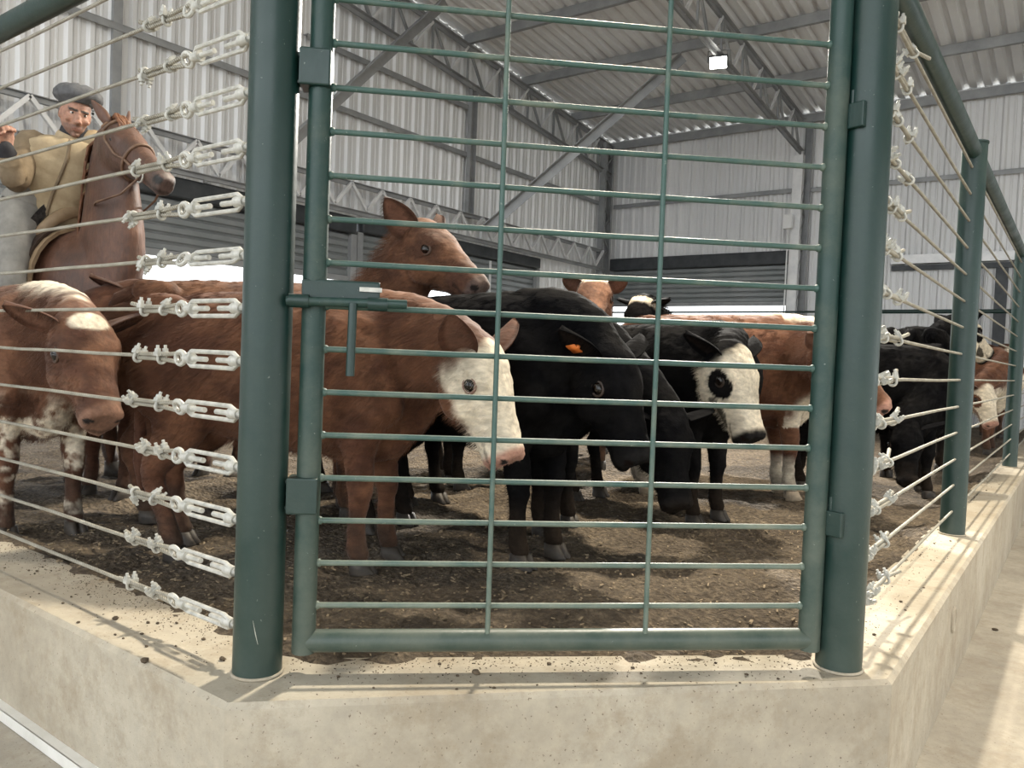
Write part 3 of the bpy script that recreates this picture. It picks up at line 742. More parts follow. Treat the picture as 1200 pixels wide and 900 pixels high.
def skin_object(name, V, F, Cc, mt, parent):
    me = bpy.data.meshes.new(name); me.from_pydata(V.tolist(), [], F)
    for p in me.polygons: p.use_smooth = True
    li = np.empty(len(me.loops), dtype=np.int32); me.loops.foreach_get('vertex_index', li)
    ca = me.color_attributes.new('coat', 'BYTE_COLOR', 'CORNER'); c4 = np.ones((len(li), 4)); c4[:, :3] = np.clip(Cc, 0, 1)[li]
    ca.data.foreach_set('color', c4.ravel()); me.materials.append(mt)
    o = bpy.data.objects.new(name, me); link(o); o.parent = parent; return o

def coat_mat(name, rough=0.72, sheen=0.25, stretch=(0.35, 1, 1)):
    m, N, L, P = new_mat(name)
    at = N.new('ShaderNodeAttribute'); at.attribute_name = 'coat'
    n = noise_node(N, L, 55, 5, 0.65, vscale=stretch); n2 = noise_node(N, L, 7, 4, 0.6)
    r = ramp_node(N, L, n.outputs['Fac'], [(0.25, (0.62,) * 3), (0.7, (1.25,) * 3)]); r2 = ramp_node(N, L, n2.outputs['Fac'], [(0.3, (0.78,) * 3), (0.7, (1.15,) * 3)])
    c = at.outputs['Color']
    for q in (r, r2):
        mul = N.new('ShaderNodeMix'); mul.data_type = 'RGBA'; mul.blend_type = 'MULTIPLY'; mul.inputs['Factor'].default_value = 1.0
        ins = [x for x in mul.inputs if x.type == 'RGBA']; L.new(c, ins[0]); L.new(q.outputs['Color'], ins[1]); c = [x for x in mul.outputs if x.type == 'RGBA'][0]
    L.new(c, P.inputs['Base Color']); P.inputs['Roughness'].default_value = rough; P.inputs['Sheen Weight'].default_value = sheen
    b = N.new('ShaderNodeBump'); b.inputs['Strength'].default_value = 0.5; b.inputs['Distance'].default_value = 0.008
    L.new(n.outputs['Fac'], b.inputs['Height']); L.new(b.outputs['Normal'], P.inputs['Normal']); return m
COAT = coat_mat('cattle_coat', .78, .08); BLKCOAT = coat_mat('black_cattle_coat', .85, 0.0)
for q in (COAT, BLKCOAT): q.node_tree.nodes['Principled BSDF'].inputs['Specular IOR Level'].default_value = .22 if q is COAT else .04
HORSECOAT = coat_mat('horse_coat', 0.5, 0.1, (1, 1, 0.35))
EYE = mat('dark_eye', (0.006, 0.004, 0.003), None, rough=0.08)
LID = mat('eye_rim', (0.035, 0.022, 0.016), None, rough=0.5)
HOOF = mat('hoof_horn', (0.020, 0.016, 0.013), (0.055, 0.044, 0.033), 25, 0.6)
PALEHOOF = mat('pale_hoof_horn', (0.20, 0.16, 0.11), (0.34, 0.27, 0.19), 25, 0.6)
RED = (0.088, 0.036, 0.019); RED2 = (0.150, 0.066, 0.034); DKRED = (0.05, 0.019, 0.010); BLACK = (0.0045, 0.0045, 0.0052); WHITE = (0.70, 0.62, 0.49); PINK = (0.42, 0.23, 0.17); BLKNOSE = (0.014, 0.013, 0.013); BRNOSE = (0.10, 0.060, 0.045)

def fur(o, count, length, seed, weights=None):
    if weights is not None:
        vg = o.vertex_groups.new(name='coat_length'); lv = np.clip(np.round(weights * 10).astype(int), 0, 10)
        for q in range(1, 11):
            ix = np.nonzero(lv == q)[0]
            if len(ix): vg.add(ix.tolist(), q / 10, 'REPLACE')
    ps = o.modifiers.new('fur', 'PARTICLE_SYSTEM'); s = o.particle_systems[0].settings; o.particle_systems[0].seed = seed
    if weights is not None: o.particle_systems[0].vertex_group_length = 'coat_length'
    s.type = 'HAIR'; s.count = count; s.hair_length = length; s.hair_step = 3; s.display_step = 2; s.render_step = 2
    s.use_advanced_hair = True; s.normal_factor = 0.010; s.object_align_factor = (-0.012, 0, -0.012); s.brownian_factor = 0.008; s.length_random = 0.5
    s.child_type = 'INTERPOLATED'; s.child_percent = 1; s.rendered_child_count = 5; s.clump_factor = 0.45; s.clump_shape = 0.2; s.roughness_1 = 0.006; s.roughness_2 = 0.006
    s.root_radius = 0.9; s.tip_radius = 0.15; s.radius_scale = 0.0011; s.material = 1
    return s

HEADSEC = [(-.11, -.040, .060, .055), (-.03, -.045, .092, .088), (.08, -.055, .118, .102), (.22, -.064, .130, .110), (.34, -.066, .127, .107), (.48, -.060, .108, .088),
           (.64, -.052, .087, .070), (.80, -.046, .074, .064), (.91, -.044, .069, .067), (.985, -.046, .055, .056)]

def quad_frame(pos, heading):
    c, s = math.cos(heading), math.sin(heading)
    R = np.array([[c, -s, 0], [s, c, 0], [0, 0, 1.0]]); T = np.array([pos[0], pos[1], pos[2]]); return R, T

def calf(label, px, depth, theta, s, poll, muzzle, coat, group=None, hs=1.0, ear_dip=0.15, ear_back=0.35, seed=1, furlen=0.013, furn=9000, legs=(0, 0, 0, 0), tag_ear=None, earlen=.175, hoofmat=None, ctrl=0.22, roll=0.0, name='calf'):
    """px, depth: centre of the body over the ground; theta: heading from the camera's right hand, degrees; poll, muzzle: (px, py, depth)"""
    base = spot(px, 450, depth); base[2] = PEN_Z
    heading = YAW + math.radians(theta)
    R, T = quad_frame(base, heading)
    t = thing(name, T, label, 'calf' if name == 'calf' else name, group); t.rotation_euler = (0, 0, heading)
    loc = lambda p: (spot(*p) - T) @ R
    P = loc(poll); hd = nrm(loc(muzzle) - P); Lh = 0.41 * s * hs
    hu = np.array([0, 0, 1.0]) if abs(hd[2]) < 0.93 else nrm(np.array([1.0, 0, 0.3]))
    if hd[2] < -0.5: hu = nrm(np.array([hd[0], hd[1], 0.35]))
    hside = nrm(np.cross(hu, hd)); hu = np.cross(hd, hside)
    if roll: hside, hu = hside * math.cos(roll) + hu * math.sin(roll), hu * math.cos(roll) - hside * math.sin(roll)
    S = s * 1.0; k = s * hs
    m = MB()
    torso = [((-.60, 0, .86), .075, .09), ((-.555, 0, .825), .150, .185), ((-.45, 0, .795), .215, .255), ((-.30, 0, .775), .245, .285), ((-.10, 0, .755), .268, .310), ((.08, 0, .750), .268, .322),
             ((.24, 0, .755), .240, .322), ((.36, 0, .765), .205, .305), ((.47, 0, .78), .165, .25), ((.555, 0, .785), .105, .165)]
    m.loft(sweep([(np.array(p) * S, a * S, c * S) for p, a, c in torso], (0, 0, 1), 2), 28)
    # hips, shoulders, brisket
    for y in (-1, 1):
        m.loft(sweep([(np.array((-.50, .12 * y, .99)) * S, .05 * S, .05 * S), (np.array((-.40, .16 * y, .98)) * S, .055 * S, .05 * S)], (0, 0, 1)), 14)
        m.loft(sweep([(np.array((.27, .085 * y, .985)) * S, .05 * S, .08 * S), (np.array((.35, .145 * y, .80)) * S, .080 * S, .12 * S), (np.array((.40, .15 * y, .62)) * S, .075 * S, .11 * S)], (1, 0, 0), 2), 16)
    m.loft(sweep([(np.array((.50, 0, .68)) * S, .085 * S, .12 * S), (np.array((.40, 0, .50)) * S, .09 * S, .09 * S), (np.array((.2, 0, .47)) * S, .08 * S, .06 * S)], (0, 0, 1), 2), 16)
    # legs
    hoofs = []
    for i, (fr, y) in enumerate(((1, 1), (1, -1), (0, 1), (0, -1))):
        a = legs[i]
        if fr:
            pts = [((.37, .125, .66), .075, .125), ((.335, .135, .54), .066, .090), ((.345 + a * .3, .13, .43), .050, .060), ((.36 + a * .55, .125, .315), .046, .050), ((.36 + a * .7, .122, .285), .040, .044), ((.358 + a * .85, .12, .20), .031, .034), ((.36 + a, .12, .115), .035, .040), ((.375 + a, .12, .065), .036, .041)]
        else:
            pts = [((-.43, .115, .80), .105, .20), ((-.40, .145, .64), .095, .165), ((-.38 + a * .1, .150, .53), .072, .115), ((-.47 + a * .35, .138, .41), .045, .066), ((-.535 + a * .6, .128, .335), .037, .050), ((-.515 + a * .75, .125, .25), .032, .038), ((-.495 + a * .9, .122, .16), .032, .036), ((-.485 + a, .12, .105), .036, .041), ((-.465 + a, .12, .065), .037, .042)]
        pts = [(np.array((p[0], p[1] * y, p[2])) * S, q * S, w * S) for p, q, w in pts]
        m.loft(sweep(pts, (1, 0, 0), 2), 16); hoofs.append(pts[-1][0])
    # neck
    N0 = np.array((.30, 0, .82)) * S; N1 = np.array((.44, 0, .845)) * S; nend = P + hd * Lh * .10 - hu * .055 * k
    dirn = nrm(nend - N1); c1 = N1 + (np.array((1, 0, .25)) * .6 + dirn * .4) * ctrl * .55 * S; c2 = nend - (dirn * .7 + (hd * .3)) * .10 * S
    npts = [(N0, .15 * S, .27 * S)]
    for q in np.linspace(0, 1, 7):
        p = (1 - q) ** 3 * N1 + 3 * (1 - q) ** 2 * q * c1 + 3 * (1 - q) * q ** 2 * c2 + q ** 3 * nend
        npts.append((p, (.145 * (1 - q) + .092 * q) * S, (.245 * (1 - q) ** 1.1 + .125 * (1 - (1 - q) ** 1.1)) * S))
    nv = hu if abs(dirn[2]) > 0.9 else (0, 0, 1)
    m.loft(sweep(npts, nv, 1), 22)
    neckline = np.array([p[0] for p in npts])
    # head
    hc = lambda tt, u_, sd_: P + hd * Lh * tt + hu * u_ * k + hside * sd_ * k
    m.loft([(hc(tt, off, 0), hside, hu, ru * k, rv * k, 2.3) for tt, off, rv, ru in HEADSEC], 22)
    m.blob(hc(.0, -.005, 0), (.075 * k, .055 * k, .05 * k), 12, 8, ax=(hside, hd, hu))
    for y in (-1, 1):
        m.blob(hc(.30, .004, .072 * y), (.055 * k, .032 * k, .036 * k), 12, 8, ax=(hd, hside, hu))       # brow
        m.blob(hc(.36, -.105, .066 * y), (.085 * k, .042 * k, .075 * k), 12, 8, ax=(hd, hside, hu))       # cheek
        m.blob(hc(.93, -.022, .042 * y), (.030 * k, .026 * k, .030 * k), 12, 8, ax=(hd, hside, hu))       # nostril wing
    m.blob(hc(.90, -.098, 0), (.05 * k, .042 * k, .026 * k), 12, 8, ax=(hd, hside, hu))                   # lower lip
    V, Nn, F = fuse(m, 0.0115 * (s if s > 0.8 else 0.8), 4)
    # lumps of coat
    amp = 0.0055
    V = V + Nn * ((fbm(V * 26, seed) - 0.5) * amp * 2.4)[:, None]
    # coordinates for the coat pattern
    q = V - P; th = q @ hd / Lh; hsd = q @ hside / k; hup = q @ hu / k
    axis_off = np.interp(th, [x[0] for x in HEADSEC], [x[1] for x in HEADSEC]); rad = np.hypot((hup - axis_off) / .135, hsd / .115)
    ishead = (th > -0.02) & (th < 1.12) & (rad < 1.25)
    dn = np.min(np.linalg.norm(V[:, None, :] - neckline[None, 1:, :], axis=2), axis=1)
    X = V / S
    g = dict(X=X, th=th, hs=hsd, hu=hup, head=ishead, neck=(X[:, 0] > .40) & ~ishead & (X[:, 2] > 0.50) & (dn < .30 * S), n=fbm(X * 9, seed + 5), n2=fbm(X * 30, seed + 9), seed=seed, neckup=None)
    ci = np.argmin(np.linalg.norm(V[:, None, :] - neckline[None, :, :], axis=2), axis=1); g['crest'] = (V - neckline[ci])[:, 2] / S; g['lat'] = np.hypot(*(V - neckline[ci])[:, :2].T) / S
    Cc = coat(g)
    # nostrils, mouth line
    for y in (-1, 1):
        dd = np.hypot((th - .955) / .05, np.hypot((hsd - .047 * y) / .018, (hup + .028) / .019)); Cc[ishead & (dd < 1.0)] = (0.012, 0.008, 0.007)
        V = V - (hd * 0.010 * k + hside * 0.006 * y * k) * (np.clip(1.1 - dd, 0, 1) * ishead)[:, None]
    ml = ishead & (np.abs(hup + .086 - (1 - th) * .06) < .006) & (th > .76); Cc[ml] *= 0.45
    verts = [V]; faces = list(F); cols = [Cc]
    def addpart(mm, colf):
        nonlocal faces
        b0 = sum(len(x) for x in verts); vv = np.array(mm.v); verts.append(vv); faces += [tuple(i + b0 for i in f_) for f_ in mm.f]; cols.append(colf(vv))
    # ears: cupped leaves, set on behind the eyes
    earc = coat(dict(g, ear=True)) if False else None
    for y in (-1, 1):
        e0 = hc(.045, -.022, .082 * y); out = nrm(hside * y * 1.0 - hd * ear_back + hu * (0.22 - ear_dip))
        face = nrm(hd * 0.85 - hu * 0.25 + hside * y * 0.1); face = nrm(face - out * (face @ out)); wid = np.cross(out, face)
        LE = earlen * k; mm = MB(); nu, nw = 13, 9; grid = []
        for side in (1, -1):
            for a in range(nu):
                ta = a / (nu - 1); w = .062 * k * (math.sin(math.pi * min(1, .18 + .82 * ta) ** .85) ** .75) * (1 if ta < 0.98 else .4) + .003
                for b_ in range(nw):
                    tb = -1 + 2 * b_ / (nw - 1); cup = (tb * tb - 0.55) * .026 * k * (1.0 - .45 * ta)
                    pp = e0 + out * LE * ta + wid * w * tb + face * (cup + (.006 * k * (1 - tb * tb) + .0015) * side) - hu * .02 * k * ta * ta * (ear_dip * 2)
                    grid.append(pp)
        fs = []
        for sd_ in (0, 1):
            o0 = sd_ * nu * nw
            for a in range(nu - 1):
                for b_ in range(nw - 1):
                    qd = (o0 + a * nw + b_, o0 + (a + 1) * nw + b_, o0 + (a + 1) * nw + b_ + 1, o0 + a * nw + b_ + 1); fs.append(qd if sd_ == 0 else qd[::-1])
        for a in range(nu - 1):
            for b_ in (0, nw - 1): fs.append((a * nw + b_, (a + 1) * nw + b_, nu * nw + (a + 1) * nw + b_, nu * nw + a * nw + b_))
        for b_ in range(nw - 1): fs.append(((nu - 1) * nw + b_, (nu - 1) * nw + b_ + 1, nu * nw + (nu - 1) * nw + b_ + 1, nu * nw + (nu - 1) * nw + b_))
        mm.add(grid, fs)
        ec, ei = coat.ear
        half = nu * nw
        def earcol(vv, ec=ec, ei=ei, half=half):
            c_ = np.tile(np.array(ec), (len(vv), 1)); inner = np.arange(len(vv)) < half
            bi = np.arange(len(vv)) % 9; inn = inner & (bi > 1) & (bi < 7); c_[inn] = ei; return c_
        addpart(mm, earcol)
        if tag_ear == y:
            tg = e0 + out * LE * .45 + face * .012 * k
            MBt = MB(); MBt.box(tg - hu * .018 * k, (.040 * k, .004, .045 * k), (wid, face, out)); MBt.tube([tg - face * .004, tg + face * .006], .008 * k, 10)
            eartag = MBt
        else: eartag = None
        if eartag is not None: ETAG.append((eartag, t))
    # tail
    tb = np.array((-.600, 0, .975)) * S; mm = MB()
    tp = [(tb + np.array((.09, 0, .02)) * S, .035 * S, .035 * S), (tb + np.array((-.015, 0, -.02)) * S, .030 * S, .030 * S), (tb + np.array((-.05, .01, -.14)) * S, .022 * S, .022 * S), (tb + np.array((-.055, .02, -.36)) * S, .016 * S, .016 * S), (tb + np.array((-.05, .03, -.50)) * S, .024 * S, .024 * S), (tb + np.array((-.045, .03, -.62)) * S, .030 * S, .030 * S), (tb + np.array((-.04, .03, -.73)) * S, .012 * S, .012 * S)]
    mm.loft(sweep(tp, (1, 0, 0), 2), 12); addpart(mm, lambda vv: np.tile(np.array(coat.tail), (len(vv), 1)))
    o = skin_object('body', np.vstack(verts), faces, np.vstack(cols), BLKCOAT if coat.dark else COAT, t)
    allv = np.vstack(verts); wv = np.full(len(allv), .45); Xc = g['X']
    wv[:len(V)] = np.where(ishead, .30 + .35 * sstep(.22, -.02, th), np.clip(.28 + 1.5 * (Xc[:, 2] - .42), .25, 1.0))
    wv[:len(V)][ishead & (th > .80)] = .12
    if furn: fur(o, furn, furlen * 1.0, seed, wv)
    # eyes
    for y in (-1, 1):
        ec_ = hc(.325, -.030, .095 * y); mm = MB(); mm.blob(ec_, (.0245 * k, .018 * k, .021 * k), 14, 10, ax=(hd, hside, hu)); mm.v = [tuple(p) for p in mm.v]
        eo = build_local(mm, 'eye', EYE, t)
        mm = MB(); mm.ring(ec_ + hside * y * .003 * k, nrm(hside * y + hd * .12 + hu * .05), 0.0225 * k, .0058 * k, 18, 8, (hd, 1.15)); build_local(mm, 'eyelid', LID if coat.dark else LIDS[coat.lid], eo)
    # hooves: two claws each
    for p in hoofs:
        mm = MB()
        for y in (-1, 1):
            c0 = np.array(p) + np.array((.004, .019 * y, -.012)) * S
            mm.loft([(c0, np.array((1, 0, 0)), np.array((0, 1, 0)), .036 * S, .020 * S), (c0 + np.array((.008, 0, -.03)) * S, np.array((1, 0, 0)), np.array((0, 1, 0)), .044 * S, .023 * S), (np.array((c0[0] + .016 * S, c0[1], .004)), np.array((1, 0, 0)), np.array((0, 1, 0)), .052 * S, .024 * S), (np.array((c0[0] + .016 * S, c0[1], -.004)), np.array((1, 0, 0)), np.array((0, 1, 0)), .051 * S, .023 * S)], 14)
        build_local(mm, 'hoof', hoofmat or HOOF, t)
    return t
ETAG = []; LIDS = {'pink': mat('pale_eye_rim', (0.20, 0.115, 0.085), None, rough=0.5), 'brown': mat('tan_eye_rim', (0.055, 0.028, 0.016), None, rough=0.5)}
def build_local(mm, name, mt, parent, smooth=True):
    me = bpy.data.meshes.new(name); me.from_pydata(mm.v, [], mm.f)
    b_ = bmesh.new(); b_.from_mesh(me); bmesh.ops.recalc_face_normals(b_, faces=b_.faces); b_.to_mesh(me); b_.free()
    for p in me.polygons: p.use_smooth = True
    me.materials.append(mt); o = bpy.data.objects.new(name, me); link(o); o.parent = parent; return o

class Coat:
    """coat colours and markings of one animal"""
    def __init__(self, base, base2, nose, ear, inner, tail, dark=True, lid='brown', marks=()):
        self.base, self.base2, self.nose, self.ear, self.tail, self.dark, self.lid, self.marks = np.array(base), np.array(base2), np.array(nose), (ear, inner), tail, dark, lid, marks
    def __call__(self, g):
        X, n, n2 = g['X'], g['n'], g['n2']; w = sstep(.35, .65, n)[:, None]
        c = self.base * (1 - w) + self.base2 * w
        mask = np.zeros(len(X)); hd = g['head']; e = (n - .5) * .25 + (n2 - .5) * .1
        Wm = np.array(WHITE) * (0.82 + .3 * n2)[:, None]
        for mk in self.marks:
            if mk == 'face': v = np.where(hd, sstep(-.02, .10, g['th'] + e * .6 - np.abs(g['hs']) * 1.2 + .06) * sstep(.27, .20, -g['hu'] - .0 + e - g['th'] * .10), 0)
            elif mk == 'blaze': v = np.where(hd, sstep(-.02, .10, g['th'] + e * .6 - np.abs(g['hs']) * 1.2 + .06) * np.maximum(sstep(.135, .085, -g['hu'] + e * .4 - g['th'] * .02), sstep(.55, .75, g['th'] + e * .5)), 0)
            elif mk == 'star': v = np.where(hd, sstep(1.0, .75, np.hypot((g['th'] - .13) / .11, g['hs'] / .075) + e) * (g['hu'] > -.06), 0)
            elif mk == 'poll': v = np.where(hd, sstep(.17, .09, g['th'] + e * .5) * (g['hu'] > -.05), 0)
            elif mk == 'crest': v = np.where((X[:, 0] > .05) & ~hd & (X[:, 2] > .7), sstep(.13, .19, np.where(g['neck'], g['crest'], (X[:, 2] - .88) + .0) + e * .35) * sstep(.115, .05, np.where(g['neck'], g['lat'], np.abs(X[:, 1]) + (X[:, 0] < .3) * .05) + e * .1), 0)
            elif mk == 'chest': v = np.where(~hd & (X[:, 0] > .30), sstep(.02, .10, (.68 - X[:, 2]) * .8 + (X[:, 0] - .44) * .8 + e * .5) * (X[:, 2] > .42), 0)
            elif mk == 'belly': v = sstep(.50, .44, X[:, 2] + e * .5) * (X[:, 2] > .36) * (np.abs(X[:, 0]) < .35)
            elif mk == 'socks': v = sstep(.24, .17, X[:, 2] + e * .6)
            elif mk == 'roan': v = sstep(.50, .62, n2 * .6 + n * .45) * sstep(.66, .48, X[:, 2]) * (X[:, 0] > -.1) * .9
            mask = np.maximum(mask, v)
        if 'eyepatch' in self.marks:
            d = np.hypot((g['th'] - .36) / .16, (g['hu'] + .035) / .055) + e
            mask = np.where(hd & (d < 1.0) & (np.abs(g['hs']) > .03), 0, mask)
            d2 = np.hypot((g['th'] - .62) / .22, (g['hu'] + .10) / .03) + e * 2; mask = np.where(hd & (d2 < .8) & (np.abs(g['hs']) > .03), mask * .15, mask)
        c = c * (1 - mask[:, None]) + Wm * mask[:, None]
        # muzzle
        mz = np.where(hd, sstep(.86, .93, g['th'] + e * .15), 0)[:, None]; c = c * (1 - mz) + self.nose * mz
        # lower legs of coloured animals go darker with mud and painted-in shade
        mud = (sstep(.30, .05, X[:, 2] + (n - .5) * .3) * .70)[:, None]; c = c * (1 - mud) + np.array((0.032, 0.023, 0.016)) * mud
        return c
# ------------------------------------------------------------------ the herd
cRED = lambda *mk, lid='brown', nose=BRNOSE, base=RED, base2=RED2: Coat(base, base2, nose, base, (.17, .085, .055), base, False, lid, mk)
cBLK = lambda *mk: Coat(BLACK, (.009, .0085, .0085), BLKNOSE, BLACK, (.022, .018, .017), BLACK, True, 'brown', mk)
BRED, BRED2 = (.105, .042, .021), (.165, .070, .036)
H_ = None
# red calf with the white face in front
calf('red calf with a white face standing broadside behind the gate, nose down to the right', 340, 2.87, -7, 0.93, (562, 404, 2.52), (618, 568, 2.44), cRED('blaze', lid='pink', nose=PINK), hs=1.04, ear_dip=-.30, ear_back=.75, seed=4, legs=(.02, -.03, -.04, .06))
# red calf with a white star at the left edge
calf('red calf with white crest and white star at the left edge, head low', 8, 3.27, -36, 0.93, (96, 374, 2.64), (134, 520, 2.45), cRED('star', 'crest', 'roan', nose=(.22, .12, .08), base=(.085, .036, .020), base2=(.145, .066, .036)), hs=1.05, ear_dip=.0, ear_back=.35, seed=9, legs=(.03, -.05, 0, .05), earlen=.165)
calf('bright red calf with its rump humped up behind the white-starred calf', -87, 4.05, 160, 0.94, (-195, 385, 4.40), (-235, 470, 4.50), cRED(base=(.14, .056, .024), base2=(.21, .095, .042)), seed=12)
calf('dark red calf facing the camera between the starred calf and the white-faced one', 191, 4.24, -111, 0.95, (172, 338, 3.89), (160, 450, 3.67), cRED(base=DKRED, base2=(.085, .034, .018)), ear_dip=-.35, ear_back=.1, seed=15, earlen=.2)
# brown calf with the raised head
calf('brown calf with its head raised over the black backs, looking right', 311, 3.64, 17, 1.02, (494, 268, 3.59), (572, 336, 3.43), cRED(base=(.08, .036, .02), base2=(.145, .066, .034), nose=(.09, .06, .05)), hs=1.06, ear_dip=-.28, ear_back=.95, seed=21)
# black calves in the middle
calf('black calf in the middle with an orange tag in its ear, facing right', 551, 3.19, -36, 0.97, (716, 410, 2.76), (762, 560, 2.64), cBLK(), hs=1.05, ear_dip=.1, ear_back=.6, seed=25, tag_ear=-1, furlen=0.016)
calf('black calf beside the tagged one, head down towards the camera', 582, 3.76, -36, 0.97, (782, 484, 3.18), (802, 620, 3.00), cBLK(), seed=29, ear_dip=.3, furlen=0.016)
calf('black calf with a white face and black eye patch, behind the gate rods', 766, 4.12, -46, 0.93, (858, 410, 3.46), (896, 540, 3.30), cBLK('face', 'eyepatch'), hs=1.10, seed=33, ear_dip=.25, ear_back=.75, furlen=0.016)
calf('black calf seen only by its legs under the neck of the white-faced red calf', 468, 4.53, 18, 0.94, (570, 425, 4.71), (605, 520, 4.66), cBLK(), seed=71)
calf('black calf hidden behind the tagged black calf, legs showing under its belly', 596, 5.14, 6, 0.90, (700, 430, 4.76), (715, 530, 4.66), cBLK(), seed=73)
calf('brown calf with a pale forehead looking straight at the camera over the backs', 690, 6.08, -98, 1.04, (697, 331, 5.07), (695, 388, 4.64), cRED('star', 'poll', base=(.11, .048, .026), base2=(.17, .08, .044), nose=(.15, .10, .085)), hs=1.05, ear_dip=-.2, ear_back=.0, seed=37, earlen=.12)
calf('black calf with a white poll standing beside the brown one that looks at the camera', 860, 5.79, 174, 0.98, (752, 352, 5.43), (730, 430, 5.23), cBLK('poll'), seed=41, earlen=.13)
# red and white calf on the right of the gate
calf('red calf with white crest and white chest at the right end of the gate', 850, 4.76, -2, 1.03, (975, 400, 4.16), (1064, 500, 3.98), cRED('crest', 'chest', 'socks', nose=PINK, base=(.105, .042, .022)), hs=1.1, ear_dip=.25, ear_back=.6, seed=45, hoofmat=PALEHOOF)
# right of the post
calf('black calf with a white face walking along the right fence', 1078, 6.10, 54, 1.08, (1122, 374, 6.75), (1184, 440, 7.00), cBLK('face', 'eyepatch', 'chest'), hs=1.1, seed=49, ear_dip=-.2, ear_back=.3, legs=(.05, -.05, .06, -.04), earlen=.13)
calf('black calf with its head down right beside the gate post', 1022, 5.09, -15, 0.90, (1062, 498, 4.73), (1066, 600, 4.53), cBLK(), seed=53, ear_dip=.2)
calf('red calf with a white face, head low beyond the second post of the right fence', 1115, 8.14, -41, 1.00, (1152, 452, 7.46), (1176, 530, 7.21), cRED('face', 'chest', 'eyepatch', nose=PINK), seed=57)
calf('red calf far along the right fence, mostly hidden by the third post', 1140, 10.00, 20, 1.00, (1182, 408, 9.60), (1194, 455, 9.40), cRED('face', nose=PINK), seed=61)
for mb_, par in ETAG: build_local(mb_, 'ear_tag', mat('orange_tag_plastic', (.75, .20, .04), None, rough=.4), par)
